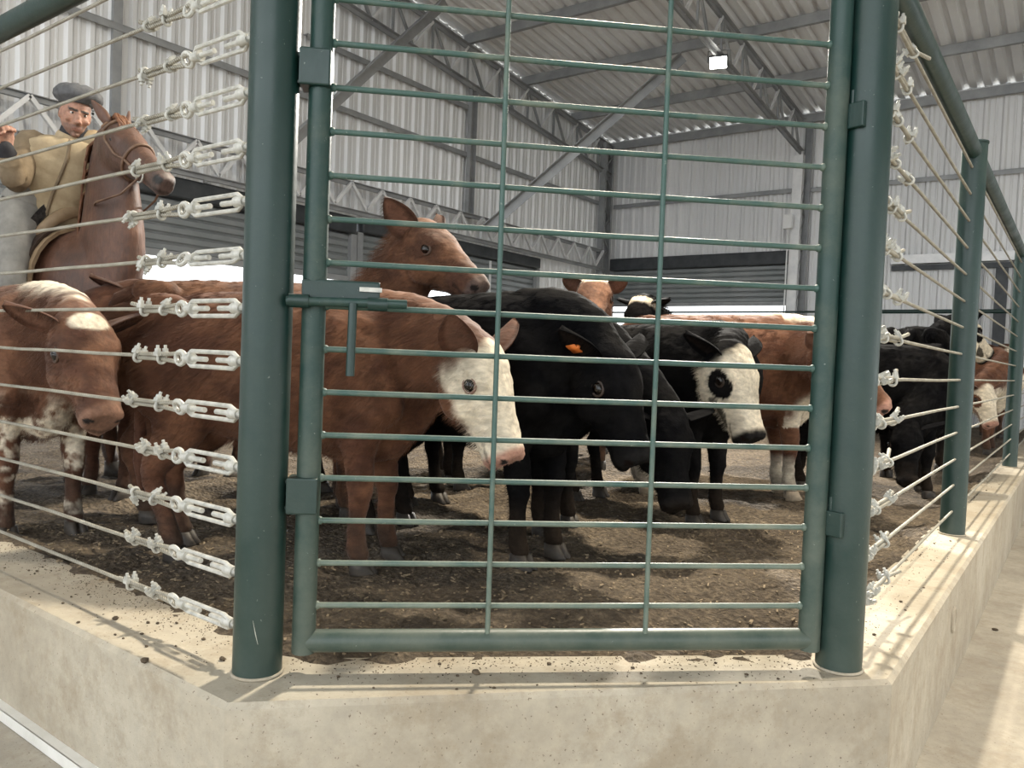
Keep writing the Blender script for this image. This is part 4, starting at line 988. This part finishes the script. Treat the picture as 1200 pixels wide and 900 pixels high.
# ------------------------------------------------------------------ horse
HHEAD = [(a, b * 1.08, c * 1.10, d * 1.08) for a, b, c, d in [(-.06, -.055, .060, .050), (.03, -.070, .098, .080), (.14, -.085, .128, .094), (.27, -.086, .128, .094), (.40, -.078, .108, .082), (.54, -.066, .084, .066), (.70, -.056, .067, .054), (.84, -.052, .063, .053), (.94, -.053, .060, .052), (1.0, -.056, .044, .042)]]
CHEST = (0.070, 0.029, 0.016); CHEST2 = (0.120, 0.052, 0.028); MANE = (0.20, 0.085, 0.038)
def horse():
    base = spot(42, 450, 4.62); base[2] = PEN_Z; heading = YAW + math.radians(-22)
    R, T = quad_frame(base, heading)
    t = thing('horse', T, 'chestnut horse carrying the rider behind the calves at the left, head raised', 'horse'); t.rotation_euler = (0, 0, heading)
    loc = lambda p: (spot(*p) - T) @ R
    P = loc((137, 146, 4.28)); hd = nrm(loc((206, 214, 3.98)) - P); Lh = .62
    hu = nrm(np.array([0, 0, 1.0]) - hd * hd[2]); hside = np.cross(hu, hd)
    m = MB()
    torso = [((-.74, 0, 1.12), .12, .15), ((-.66, 0, 1.11), .20, .25), ((-.50, 0, 1.09), .265, .315), ((-.28, 0, 1.06), .275, .325), ((-.05, 0, 1.035), .29, .345), ((.18, 0, 1.04), .275, .355), ((.36, 0, 1.06), .24, .36), ((.52, 0, 1.07), .21, .30), ((.63, 0, 1.06), .15, .22)]
    m.loft(sweep([(np.array(p), a, c) for p, a, c in torso], (0, 0, 1), 2), 28)
    m.loft(sweep([(np.array((.16, 0, 1.33)), .06, .06), (np.array((.32, 0, 1.37)), .055, .075), (np.array((.46, 0, 1.33)), .06, .08)], (0, 0, 1), 2), 14)
    hoofs = []
    for fr, y in ((1, 1), (1, -1), (0, 1), (0, -1)):
        if fr: pts = [((.44, .13, 1.02), .09, .17), ((.42, .15, .82), .075, .11), ((.44, .14, .62), .055, .065), ((.45, .135, .46), .048, .055), ((.445, .13, .40), .038, .040), ((.44, .13, .27), .030, .034), ((.445, .13, .16), .036, .042), ((.48, .13, .09), .035, .04)]
        else: pts = [((-.52, .13, 1.08), .12, .24), ((-.50, .16, .88), .11, .18), ((-.46, .16, .74), .08, .125), ((-.58, .145, .60), .050, .075), ((-.66, .14, .50), .042, .060), ((-.64, .135, .36), .034, .042), ((-.63, .13, .20), .036, .042), ((-.60, .13, .10), .037, .042)]
        pts = [(np.array((p[0], p[1] * y, p[2])), q, w) for p, q, w in pts]; m.loft(sweep(pts, (1, 0, 0), 2), 16); hoofs.append(pts[-1][0])
    N0 = np.array((.36, 0, 1.10)); N1 = np.array((.50, 0, 1.13)); nend = P + hd * .03 - hu * .075
    c1 = N1 + np.array((.16, 0, .10)); c2 = nend - hd * .02 - np.array((0.0, 0, .26)) - hd * np.array((1, 1, 0)) * .05
    npts = [(N0, .17, .34)]
    for q in np.linspace(0, 1, 8):
        p = (1 - q) ** 3 * N1 + 3 * (1 - q) ** 2 * q * c1 + 3 * (1 - q) * q ** 2 * c2 + q ** 3 * nend
        npts.append((p, .165 * (1 - q) + .078 * q, .32 * (1 - q) + .150 * q))
    fwd = nrm(np.array([hd[0], hd[1], 0]))
    m.loft(sweep(npts, tuple(-fwd), 1), 24)
    hc = lambda tt, u_, s_: P + hd * Lh * tt + hu * u_ + hside * s_
    m.loft([(hc(tt, o_, 0), hside, hu, ru, rv, 2.3) for tt, o_, rv, ru in HHEAD], 22)
    for y in (-1, 1):
        m.blob(hc(.26, -.018, .072 * y), (.055, .028, .034), 12, 8, ax=(hd, hside, hu)); m.blob(hc(.24, -.12, .055 * y), (.10, .04, .08), 12, 8, ax=(hd, hside, hu)); m.blob(hc(.93, -.030, .036 * y), (.034, .022, .030), 12, 8, ax=(hd, hside, hu))
    m.blob(hc(.93, -.10, 0), (.045, .038, .024), 12, 8, ax=(hd, hside, hu))
    V, Nn, F = fuse(m, .013, 4)
    V = V + Nn * ((fbm(V * 14, 3) - .5) * .006)[:, None]
    q = V - P; th = q @ hd / Lh; hsd = q @ hside; hup = q @ hu; ishead = (th > 0) & (th < 1.12) & (np.hypot((hup + .06) / .15, hsd / .12) < 1.2)
    n = fbm(V * 6, 8); w = sstep(.35, .65, n)[:, None]; Cc = np.array(CHEST) * (1 - w) + np.array(CHEST2) * w
    mz = (sstep(.80, .97, th + (n - .5) * .2) * ishead)[:, None]; Cc = Cc * (1 - mz) + np.array((.085, .055, .045)) * mz
    dk = (sstep(.62, .30, V[:, 2]))[:, None]; Cc = Cc * (1 - dk * .7) + np.array((.02, .012, .009)) * dk * .7
    for y in (-1, 1):
        dd = np.hypot((th - .955) / .05, np.hypot((hsd - .044 * y) / .018, (hup + .035) / .024)); Cc[ishead & (dd < 1)] = (.01, .007, .006)
    ml = ishead & (np.abs(hup + .088) < .007) & (th > .78); Cc[ml] *= .4
    verts = [V]; faces = list(F); cols = [Cc]
    for y in (-1, 1):
        e0 = hc(.03, .0, .052 * y); out = nrm(hu * .40 - hd * .95 + hside * y * .40); face = nrm(hside * y * .8 + hd * .5); face = nrm(face - out * (face @ out)); mm = MB()
        mm.loft([(e0 + out * a - face * 0.004, np.cross(out, face), face, b_, c_) for a, b_, c_ in ((-.02, .024, .02), (.02, .030, .020), (.06, .034, .016), (.10, .027, .011), (.14, .013, .007), (.16, .003, .003))], 14)
        b0 = sum(map(len, verts)); vv = np.array(mm.v); verts.append(vv); faces += [tuple(i + b0 for i in f_) for f_ in mm.f]; cols.append(np.tile(np.array(CHEST2), (len(vv), 1)))
    o = skin_object('body', np.vstack(verts), faces, np.vstack(cols), HORSECOAT, t)
    for y in (-1, 1):
        e = hc(.255, -.038, .083 * y); mm = MB(); mm.blob(e, (.023, .016, .020), 14, 10, ax=(hd, hside, hu)); eo = build_local(mm, 'eye', EYE, t)
        mm = MB(); mm.ring(e + hside * y * .003, nrm(hside * y + hd * .1), .0215, .007, 18, 8, (hd, 1.2)); build_local(mm, 'eyelid', LID, eo)
    for p in hoofs:
        mm = MB(); c0 = np.array(p); X_, Y_ = np.array((1, 0, 0)), np.array((0, 1, 0))
        mm.loft([(c0 + (0, 0, -.01), X_, Y_, .042, .040), (c0 + (.02, 0, -.055), X_, Y_, .056, .052), (np.array((c0[0] + .03, c0[1], 0.0)), X_, Y_, .066, .060)], 18); build_local(mm, 'hoof', HOOF, t)
    # mane, forelock and tail
    rr = random.Random(4); mm = MB(); nl = [p[0] for p in npts]; nb = [p[2] for p in npts]
    for k in range(90):
        f_ = rr.uniform(1.2, len(nl) - 1.01); i = int(f_); a = f_ - i; c = nl[i] * (1 - a) + nl[i + 1] * a; d = nrm(nl[i + 1] - nl[i]); up = nrm(-fwd - d * (-fwd @ d)); sd = np.cross(d, up)
        r0 = c + up * (nb[i] * (1 - a) + nb[i + 1] * a) * .97; s_ = rr.choice((1, 1, 1, -1)); L_ = rr.uniform(.10, .20)
        mm.tube([r0 - up * .03, r0 + up * .025 + sd * .015 * s_, r0 - up * .02 + sd * .075 * s_ - np.array((0, 0, .04)), r0 - up * .05 + sd * .105 * s_ - np.array((0, 0, L_))], [.010, .012, .009, .002], 6)
    build_local(mm, 'mane', mat('mane_hair', CHEST2, MANE, 60, .6, vscale=(1, 1, .3)), t)
    mm = MB()
    for k in range(26):
        a = hc(rr.uniform(-.02, .05), .02 + rr.uniform(-.01, .02), rr.uniform(-.04, .04)); mm.tube([a - hu * .02, a + hu * .018 + hd * .02, a + hd * .075 + hu * .012 + hside * rr.uniform(-.02, .02), a + hd * rr.uniform(.10, .15) + hside * rr.uniform(-.04, .04)], [.009, .011, .008, .002], 6)
    build_local(mm, 'forelock', bpy.data.materials['mane_hair'], t)
    mm = MB()
    for k in range(30):
        a = np.array((-.74, rr.uniform(-.04, .04), 1.20)); mm.tube([a + (.05, 0, 0), a + (-.06, rr.uniform(-.03, .03), -.05), a + (-.10, rr.uniform(-.07, .07), -.40), a + (-.06, rr.uniform(-.06, .06), -rr.uniform(.7, .85))], [.014, .016, .012, .002], 6)
    build_local(mm, 'tail', bpy.data.materials['mane_hair'], t)
    # bridle
    LEA = mat('brown_bridle_leather', (.10, .055, .035), (.20, .12, .075), 20, .5)
    def around(tt, k=1.03, a0=0, a1=2 * math.pi, slant=0):
        o_ = np.interp(tt, [x[0] for x in HHEAD], [x[1] for x in HHEAD]); rv = np.interp(tt, [x[0] for x in HHEAD], [x[2] for x in HHEAD]); ru = np.interp(tt, [x[0] for x in HHEAD], [x[3] for x in HHEAD])
        return [hc(tt + slant * math.sin(a), o_ + (rv * k + .003) * math.sin(a), (ru * k + .004) * math.cos(a)) for a in np.linspace(a0, a1, 26)]
    bl = MB(); bl.tube(around(.50), .0085, 8, False); nb_ = build_local(bl, 'noseband', LEA, t)
    for y in (-1, 1):
        pts = [hc(.0, .03, .03 * y), hc(.06, -.02, .090 * y), hc(.20, -.06, .103 * y), hc(.38, -.085, .094 * y), hc(.50, -.075, .078 * y), hc(.74, -.085, .062 * y)]
        bl = MB(); bl.tube(pts, .0085, 8); cs = build_local(bl, 'cheek_strap', LEA, t)
        bl = MB(); bl.ring(hc(.76, -.088, .066 * y), hside, .030, .005, 18, 8); build_local(bl, 'bit_ring', GALV, cs)
    bl = MB(); bl.tube(around(.10, 1.04, .35, math.pi - .35), .0085, 8); build_local(bl, 'browband', LEA, t)
    # reins: from the bit to the rider's hand
    hand = loc((108, 246, 4.40))
    for y in (-1, 1):
        a = hc(.76, -.10, .070 * y); mid = (a + hand) / 2 - np.array((0, 0, .06)) + hside * .10 * y
        bl = MB(); bl.tube([a, a * .6 + mid * .4 - np.array((0, 0, .03)), mid, hand * .6 + mid * .4, hand], .006, 8); build_local(bl, 'rein', LEA, t)
    return t, R, T
HORSE, HR, HT = horse()
hw = lambda p: HT + HR @ np.asarray(p, float)     # horse space to world

# saddle
LEATHER = mat('dark_saddle_leather', (.022, .014, .011), (.055, .034, .024), 12, .42); TANLEA = mat('tan_saddle_leather', (.22, .15, .085), (.34, .245, .15), 10, .5)
FLEECE = mat('matted_sheepskin', (.025, .022, .022), (.075, .065, .060), 50, .95, bump=1.0, bscale=70, bdist=.03)
st = thing('saddle', hw((0.03, 0, 1.38)), 'tan and dark leather saddle with a sheepskin on the chestnut horse', 'saddle')
def arch(x0, x1, r0, r1, z0, thick, a1, n=15, rows=10, wave=0.0, curve=None):
    """shell bent over the horse's back"""
    m = MB(); g = []
    for sgn in (1, 0):
        for i in range(rows):
            x = x0 + (x1 - x0) * i / (rows - 1); c = curve(i / (rows - 1)) if curve else 0
            for j in range(n):
                a = -a1 + 2 * a1 * j / (n - 1); r = r0 + thick * sgn + wave * math.sin(9 * a + 3 * x * 8)
                g.append(hw((x, math.sin(a) * r, z0 + (math.cos(a) - 1) * r1 + c * math.cos(a) + thick * sgn)))
    fs = []
    for s_ in (0, 1):
        o_ = s_ * n * rows
        for i in range(rows - 1):
            for j in range(n - 1):
                f_ = (o_ + i * n + j, o_ + i * n + j + 1, o_ + (i + 1) * n + j + 1, o_ + (i + 1) * n + j); fs.append(f_ if s_ else f_[::-1])
    for i in range(rows - 1):
        for j in (0, n - 1): fs.append((i * n + j, (i + 1) * n + j, n * rows + (i + 1) * n + j, n * rows + i * n + j))
    for j in range(n - 1):
        for i in (0, rows - 1): fs.append((i * n + j, i * n + j + 1, n * rows + i * n + j + 1, n * rows + i * n + j))
    m.add(g, fs); return m
arch(-.30, .36, .300, .335, 1.405, .016, 1.75).build('saddle_blanket', TANLEA, st, smooth='auto')
arch(-.24, .33, .312, .330, 1.425, .012, 1.25).build('saddle_flap', LEATHER, st, smooth='auto')
arch(-.22, .26, .235, .20, 1.445, .045, 1.05, wave=.006, curve=lambda q: .10 * (2 * q - 1) ** 4).build('sheepskin', FLEECE, st, smooth='auto')
m = MB(); m.loft(sweep([(hw((.26, -.20, 1.36)), .022, .030), (hw((.30, -.11, 1.47)), .026, .034), (hw((.32, 0, 1.52)), .03, .036), (hw((.30, .11, 1.47)), .026, .034), (hw((.26, .20, 1.36)), .022, .030)], (0, 0, 1), 4), 14); m.build('pommel', TANLEA, st, smooth=True)
m = MB(); m.loft(sweep([(hw((-.20, -.21, 1.36)), .022, .03), (hw((-.25, 0, 1.53)), .03, .036), (hw((-.20, .21, 1.36)), .022, .03)], (0, 0, 1), 5), 14); m.build('cantle', TANLEA, st, smooth=True)
for y in (-1, 1):
    MB().tube([hw((.20, .31 * y, 1.30)), hw((.20, .345 * y, 1.0)), hw((.19,   .345 * y, .72))], .012, 8).build('stirrup_leather', LEATHER, st, smooth='auto')
    m = MB(); m.ring(hw((.19, .345 * y, .655)), HR @ np.array((1, 0, 0)), .062, .009, 20, 8); m.build('stirrup', GALV, st, smooth=True)

# ------------------------------------------------------------------ rider
def rider():
    A = {k: spot(*v) for k, v in dict(pel=(54, 253, 4.50), belly=(62, 226, 4.47), chest=(76, 192, 4.44), neck0=(84, 165, 4.43), neck1=(87, 150, 4.41), rs=(36, 171, 4.36), re=(19, 209, 4.20), rw=(7, 176, 4.10), ls=(121, 175, 4.52), le=(125, 222, 4.52), lw=(108, 248, 4.44)).items()}
    rt = nrm(A['ls'] - A['rs']); up = nrm(A['neck0'] - A['pel']); rt = nrm(rt - up * (rt @ up)); fw = np.cross(up, rt); fw = fw if fw @ CF < 0 else -fw
    t = thing('person', A['pel'] * 1.0, 'person in a tan quilted jacket and grey beret riding the chestnut horse, right hand raised', 'person')
    hf = nrm(-CF * .70 + CR * .62 - np.array((0, 0, 1)) * .30); hz = nrm(np.array((0, 0, 1.0)) - hf * hf[2]); hz = nrm(hz + CR * .10); hz = nrm(hz - hf * (hz @ hf)); hx = np.cross(hf, hz)   # face, crown, subject's right
    Hc = spot(88, 134, 4.40); k = 1.0
    hp = lambda f_, x_, z_: Hc + hf * f_ + hx * x_ + hz * z_
    m = MB(); B = MB
    # skull, jaw, features
    m.loft([(hp(.010, 0, -.125), hx, hf, .030, .030), (hp(.022, 0, -.110), hx, hf, .046, .055), (hp(.014, 0, -.080), hx, hf, .058, .078), (hp(.002, 0, -.045), hx, hf, .066, .092), (hp(-.004, 0, 0), hx, hf, .073, .098), (hp(-.010, 0, .045), hx, hf, .076, .100), (hp(-.016, 0, .085), hx, hf, .066, .086), (hp(-.018, 0, .115), hx, hf, .040, .052), (hp(-.018, 0, .124), hx, hf, .015, .02)], 22)
    m.blob(hp(.092, 0, -.025), (.013, .016, .030), 10, 8, ax=(hx, hf, hz)); m.blob(hp(.107, 0, -.038), (.019, .019, .015), 10, 8, ax=(hx, hf, hz)); m.blob(hp(.088, 0, .002), (.010, .012, .022), 10, 8, ax=(hx, hf, hz))
    for y in (-1, 1):
        m.blob(hp(.080, .030 * y, .022), (.026, .014, .009), 10, 8, ax=(hx, hf, hz)); m.blob(hp(.070, .044 * y, -.030), (.022, .020, .018), 10, 8, ax=(hx, hf, hz)); m.blob(hp(.100, .013 * y, -.042), (.009, .010, .008), 10, 8, ax=(hx, hf, hz))
        m.blob(hp(-.002, .075 * y, -.010), (.009, .020, .032), 10, 8, ax=(hx, hf, hz))
    m.blob(hp(.088, 0, -.070), (.025, .011, .0065), 10, 8, ax=(hx, hf, hz)); m.blob(hp(.085, 0, -.083), (.022, .011, .007), 10, 8, ax=(hx, hf, hz)); m.blob(hp(.074, 0, -.110), (.024, .018, .017), 10, 8, ax=(hx, hf, hz))
    m.loft(sweep([(A['neck0'] - up * .03, .062, .062), (A['neck1'], .056, .058), (Hc - hz * .05 - hf * .015, .055, .06)], tuple(fw), 2), 18)
    # trunk
    m.loft(sweep([(A['pel'] - up * .08, .15, .11), (A['pel'], .16, .12), (A['belly'], .145, .11), (A['chest'], .16, .115), (A['neck0'] - up * .05, .13, .08), (A['neck0'], .065, .06)], tuple(fw), 3), 24)
    def limb(pts): m.loft(sweep(pts, tuple(fw), 2), 16)
    limb([(A['rs'] + rt * .05, .055, .055), (A['rs'], .058, .058), ((A['rs'] + A['re']) / 2, .048, .048), (A['re'], .040, .040), ((A['re'] + A['rw']) / 2, .038, .038), (A['rw'], .028, .028)])
    limb([(A['ls'] - rt * .05, .055, .055), (A['ls'], .058, .058), ((A['ls'] + A['le']) / 2, .048, .048), (A['le'], .040, .040), ((A['le'] + A['lw']) / 2, .038, .038), (A['lw'], .028, .028)])
    # legs astride the horse
    legs = {}
    for y in (-1, 1):
        hip = A['pel'] - rt * (.10 * -y) * 0; hip = A['pel'] + HR @ np.array((0, .15 * y, .02)); kn = hw((.28, .365 * y, 1.10)); an = hw((.16, .335 * y, .70)); toe = hw((.34, .36 * y, .665))
        legs[y] = (hip, kn, an, toe)
        m.loft(sweep([(hip, .075, .075), (hip * .5 + kn * .5, .066, .066), (kn, .055, .055), (kn * .55 + an * .45, .050, .050), (an, .034, .034)], (1, 0, 0), 2), 16)
        m.loft(sweep([(an - (toe - an) * .25, .033, .03), (an + (toe - an) * .3, .04, .035), (toe, .036, .022)], (0, 0, 1), 2), 14)
    # hands: palm and five bent fingers
    def hand(w, d, pn, th_side, curl):
        """w wrist, d knuckle direction, pn palm normal (fingers close that way), th_side thumb side"""
        d = nrm(d); pn = nrm(pn - d * (pn @ d)); sd = nrm(th_side - d * (th_side @ d) - pn * (th_side @ pn))
        m.loft([(w - d * .01, sd, pn, .027, .020), (w + d * .025, sd, pn, .036, .017), (w + d * .060, sd, pn, .042, .015), (w + d * .088, sd, pn, .041, .013), (w + d * .094, sd, pn, .036, .009)], 16)
        for i, (o_, L_) in enumerate(((.031, .072), (.011, .080), (-.010, .075), (-.030, .060))):
            p = w + d * .086 + sd * o_; pts = [p - d * .02]; a = .35
            pts.append(p)
            for s_, q in ((.45, curl), (.30, curl * 1.05), (.25, curl * .8)):
                a2 = a; a += q; v = d * math.cos(a2) + pn * math.sin(a2); p = p + v * L_ * s_ * 1.0; pts.append(p)
            m.loft(sweep([(q, r_, r_) for q, r_ in zip(pts, (.0095, .0098, .0092, .0084, .0070))], tuple(sd), 2), 10)
        b_ = w + d * .022 + sd * .030; p1 = b_ + d * .030 + sd * .018 + pn * .014; p2 = p1 + d * .026 + pn * .020 - sd * .004; p3 = p2 + d * .012 + pn * .016 - sd * .016
        m.loft(sweep([(b_ - sd * .012, .014, .014), (b_, .0135, .0135), (p1, .0110, .0110), (p2, .0098, .0098), (p3, .0075, .0075)], tuple(pn), 2), 10)
    hand(A['rw'], nrm(np.array((0, 0, 1.0)) * .9 + CR * .12 - CF * .2), nrm(CR * .7 - CF * .5), nrm(-CF * .8 - CR * .5), 1.15)
    hand(A['lw'], nrm(hw((.4, 0, 1.45)) - A['lw'] + np.array((0, 0, .02))), np.array((0, 0, -1.0)) - CR * .4, np.array((0, 0, 1.0)), 1.25)
    V, Nn, F = fuse(m, .0065, 3)
    sk = np.array((.40, .215, .150)); n = fbm(V * 30, 2); Cc = sk * (.85 + .3 * n)[:, None]
    q = V - Hc; ff, xx, zz = q @ hf, q @ hx, q @ hz; near = np.linalg.norm(q, axis=1) < .16
    st_ = near & (zz < -.055) & (ff > -.01) & ~((np.abs(xx) < .022) & (np.abs(zz + .076) < .010) & (ff > .07)); Cc[st_] = Cc[st_] * .55 + np.array((.06, .045, .04)) * .45
    mo = near & (ff > .05) & (np.abs(zz + .077) < .002) & (np.abs(xx) < .022); Cc[mo] = Cc[mo] * .45 + np.array((.05, .035, .03)) * .4
    lip = near & (ff > .07) & (np.abs(xx) < .024) & (np.abs(zz + .077) < .011); Cc[lip] = Cc[lip] * .6 + np.array((.28, .11, .09)) * .4
    br = near & (ff > .06) & (np.abs(zz - .024) < .0065) & (np.abs(np.abs(xx) - .030) < .021); Cc[br] = np.array((.05, .035, .028))
    hairm = near & (zz > -.02) & (ff < .005); Cc[hairm] = np.array((.045, .035, .03))
    SK = coat_mat('skin', .55, 0.0, (1, 1, 1)); SK.node_tree.nodes['Principled BSDF'].inputs['Subsurface Weight'].default_value = 0.08
    body = skin_object('body', V - np.array(t.location), F, Cc, SK, t)
    for y in (-1, 1):
        e = hp(.079, .031 * y, .006); mm = MB(); mm.blob(e, (.0125, .010, .009), 12, 8, ax=(hx, hf, hz)); mm.build('eye', mat('eye_white', (.55, .50, .46), None, rough=.2) if y < 0 else bpy.data.materials['eye_white'], t, smooth=True)
        mm = MB(); mm.blob(e + hf * .0085, (.0052, .003, .0055), 12, 8, ax=(hx, hf, hz)); mm.build('iris', EYE, t, smooth=True)
    # jacket
    TAN = mat('tan_quilted_cloth', (.37, .285, .175), (.47, .375, .24), 14, .8, bump=.3, bscale=60); TAN2 = mat('tan_sleeve_cloth', (.17, .128, .082), (.25, .19, .12), 12, .85, bump=.3, bscale=50)
    GREYC = mat('grey_trouser_cloth', (.20, .195, .18), (.30, .29, .265), 9, .9, bump=.3, bscale=90); BER = mat('grey_felt', (.075, .078, .084), (.13, .132, .14), 22, .95, bump=.4, bscale=120); DRK = mat('dark_cuff_cloth', (.02, .02, .024), (.04, .04, .045), 20, .9)
    stops = [(A['pel'] - up * .045, .190, .150), (A['pel'] + up * .02, .196, .158), (A['belly'], .188, .158), ((A['belly'] + A['chest']) / 2, .198, .160), (A['chest'], .205, .155), (A['chest'] + up * .06, .205, .140), (A['neck0'] - up * .045, .165, .110), (A['neck0'] - up * .005, .085, .080), (A['neck0'] + up * .030, .078, .074)]
    secs = sweep(stops, tuple(fw), 9); m = MB(); qs = []
    for i, s in enumerate(secs):
        w = 1 + .030 * abs(math.sin(i * math.pi / 11.0)) ** .6 - .012; qs.append((s[0], s[1], s[2], s[3] * w, s[4] * w, 2.4))
    m.loft(qs[3:-3], 40)
    jk = m.build('jacket', TAN, t, smooth=True)
    m = MB(); pts = []
    for i in range(6, len(secs) - 8, 4): pts.append(secs[i][0] + secs[i][2] * secs[i][4] * 1.035 * (1 if secs[i][2] @ fw > 0 else -1))
    m.tube(pts, .009, 8); m.build('zip_placket', TAN2, jk, smooth='auto')
    for s_, e_, w_, g in (('rs', 're', 'rw', 1), ('ls', 'le', 'lw', -1)):
        a, b_, c = A[s_], A[e_], A[w_]; m = MB(); pts = [(a + rt * .07 * g, .082, .085), (a, .088, .090), (a * .55 + b_ * .45, .072, .074), (b_ + (b_ - a) * .05, .066, .068), (b_ * .5 + c * .5, .060, .062), (c * .82 + b_ * .18, .046, .048)]
        sc = sweep(pts, tuple(fw), 5); m.loft([(q[0], q[1], q[2], q[3] * (1 + .035 * math.sin(i * 1.9)), q[4] * (1 + .035 * math.sin(i * 1.9 + 1))) for i, q in enumerate(sc)], 24); sl = m.build('sleeve', TAN2 if g > 0 else TAN, t, smooth=True)
        m = MB(); d = nrm(c - b_); m.loft(sweep([(c - d * .045, .044, .044), (c - d * .02, .046, .046), (c + d * .012, .040, .040)], tuple(fw), 2), 20); m.build('cuff', DRK, sl, smooth=True)
    m = MB(); m.loft(sweep([(A['neck0'] - up * .01, .082, .078), (A['neck0'] + up * .035, .074, .072), (A['neck1'] + up * .012, .064, .064)], tuple(fw), 2)[2:-2], 22, False); cl = m.build('collar', DRK, t, smooth=True)
    sol = cl.modifiers.new('thick', 'SOLIDIFY'); sol.thickness = .006
    # beret: band and soft crown tilted over one side
    m = MB(); bz = nrm(hz - hf * .18 + hx * .05); bx = nrm(hx - bz * (hx @ bz)); bf = np.cross(bz, bx); bf = bf if bf @ hf > 0 else -bf; b0 = hp(-.012, 0, .052)
    m.loft([(b0 - bz * .002, bx, bf, .084, .106), (b0 + bz * .012, bx, bf, .090, .112), (b0 + bz * .022 - bx * .004, bx, bf, .112, .130), (b0 + bz * .036 - bx * .008, bx, bf, .126, .140), (b0 + bz * .062 - bx * .008, bx, bf, .124, .136), (b0 + bz * .088 - bx * .006, bx, bf, .104, .114), (b0 + bz * .104 - bx * .004, bx, bf, .068, .074), (b0 + bz * .110, bx, bf, .012, .012)], 40)
    vv = np.array(m.v) - b0; ang = np.arctan2(vv @ bx, vv @ bf); rad = np.hypot(vv @ bx, vv @ bf); hgt = vv @ bz
    vv = vv + bz[None, :] * ((np.abs(np.sin(ang * 4)) - .6) * .010 * sstep(.03, .09, rad) * (hgt > .03))[:, None]; m.v = [tuple(p) for p in vv + b0]
    be = m.build('beret', BER, t, smooth=True)
    m = MB(); m.tube([b0 + bz * .105, b0 + bz * .120], .008, 8); m.build('beret_button', BER, be, smooth='auto')
    # trousers and boots
    for y in (-1, 1):
        hip, kn, an, toe = legs[y]; m = MB(); sc = sweep([(hip + up * .05, .10, .105), (hip, .112, .112), (hip * .5 + kn * .5, .098, .10), (kn, .080, .082), (kn * .6 + an * .4, .068, .070), (an + (kn - an) * .25, .055, .056)], (1, 0, 0), 4)
        m.loft([(q[0], q[1], q[2], q[3] * (1 + .03 * math.sin(i * 1.7 + y)), q[4] * (1 + .03 * math.sin(i * 2.1))) for i, q in enumerate(sc)], 22); m.build('trouser_leg', GREYC, t, smooth=True)
        m = MB(); m.loft(sweep([(an + (kn - an) * .32, .050, .052), (an, .046, .048), (an - np.array((0, 0, .02)), .046, .046)], (1, 0, 0), 2), 18); m.loft(sweep([(an - (toe - an) * .35, .042, .038), (an + (toe - an) * .3, .050, .044), (toe + (toe - an) * .15, .042, .028)], (0, 0, 1), 2), 16); m.build('boot', LEATHER, t, smooth=True)
    return t
rider()
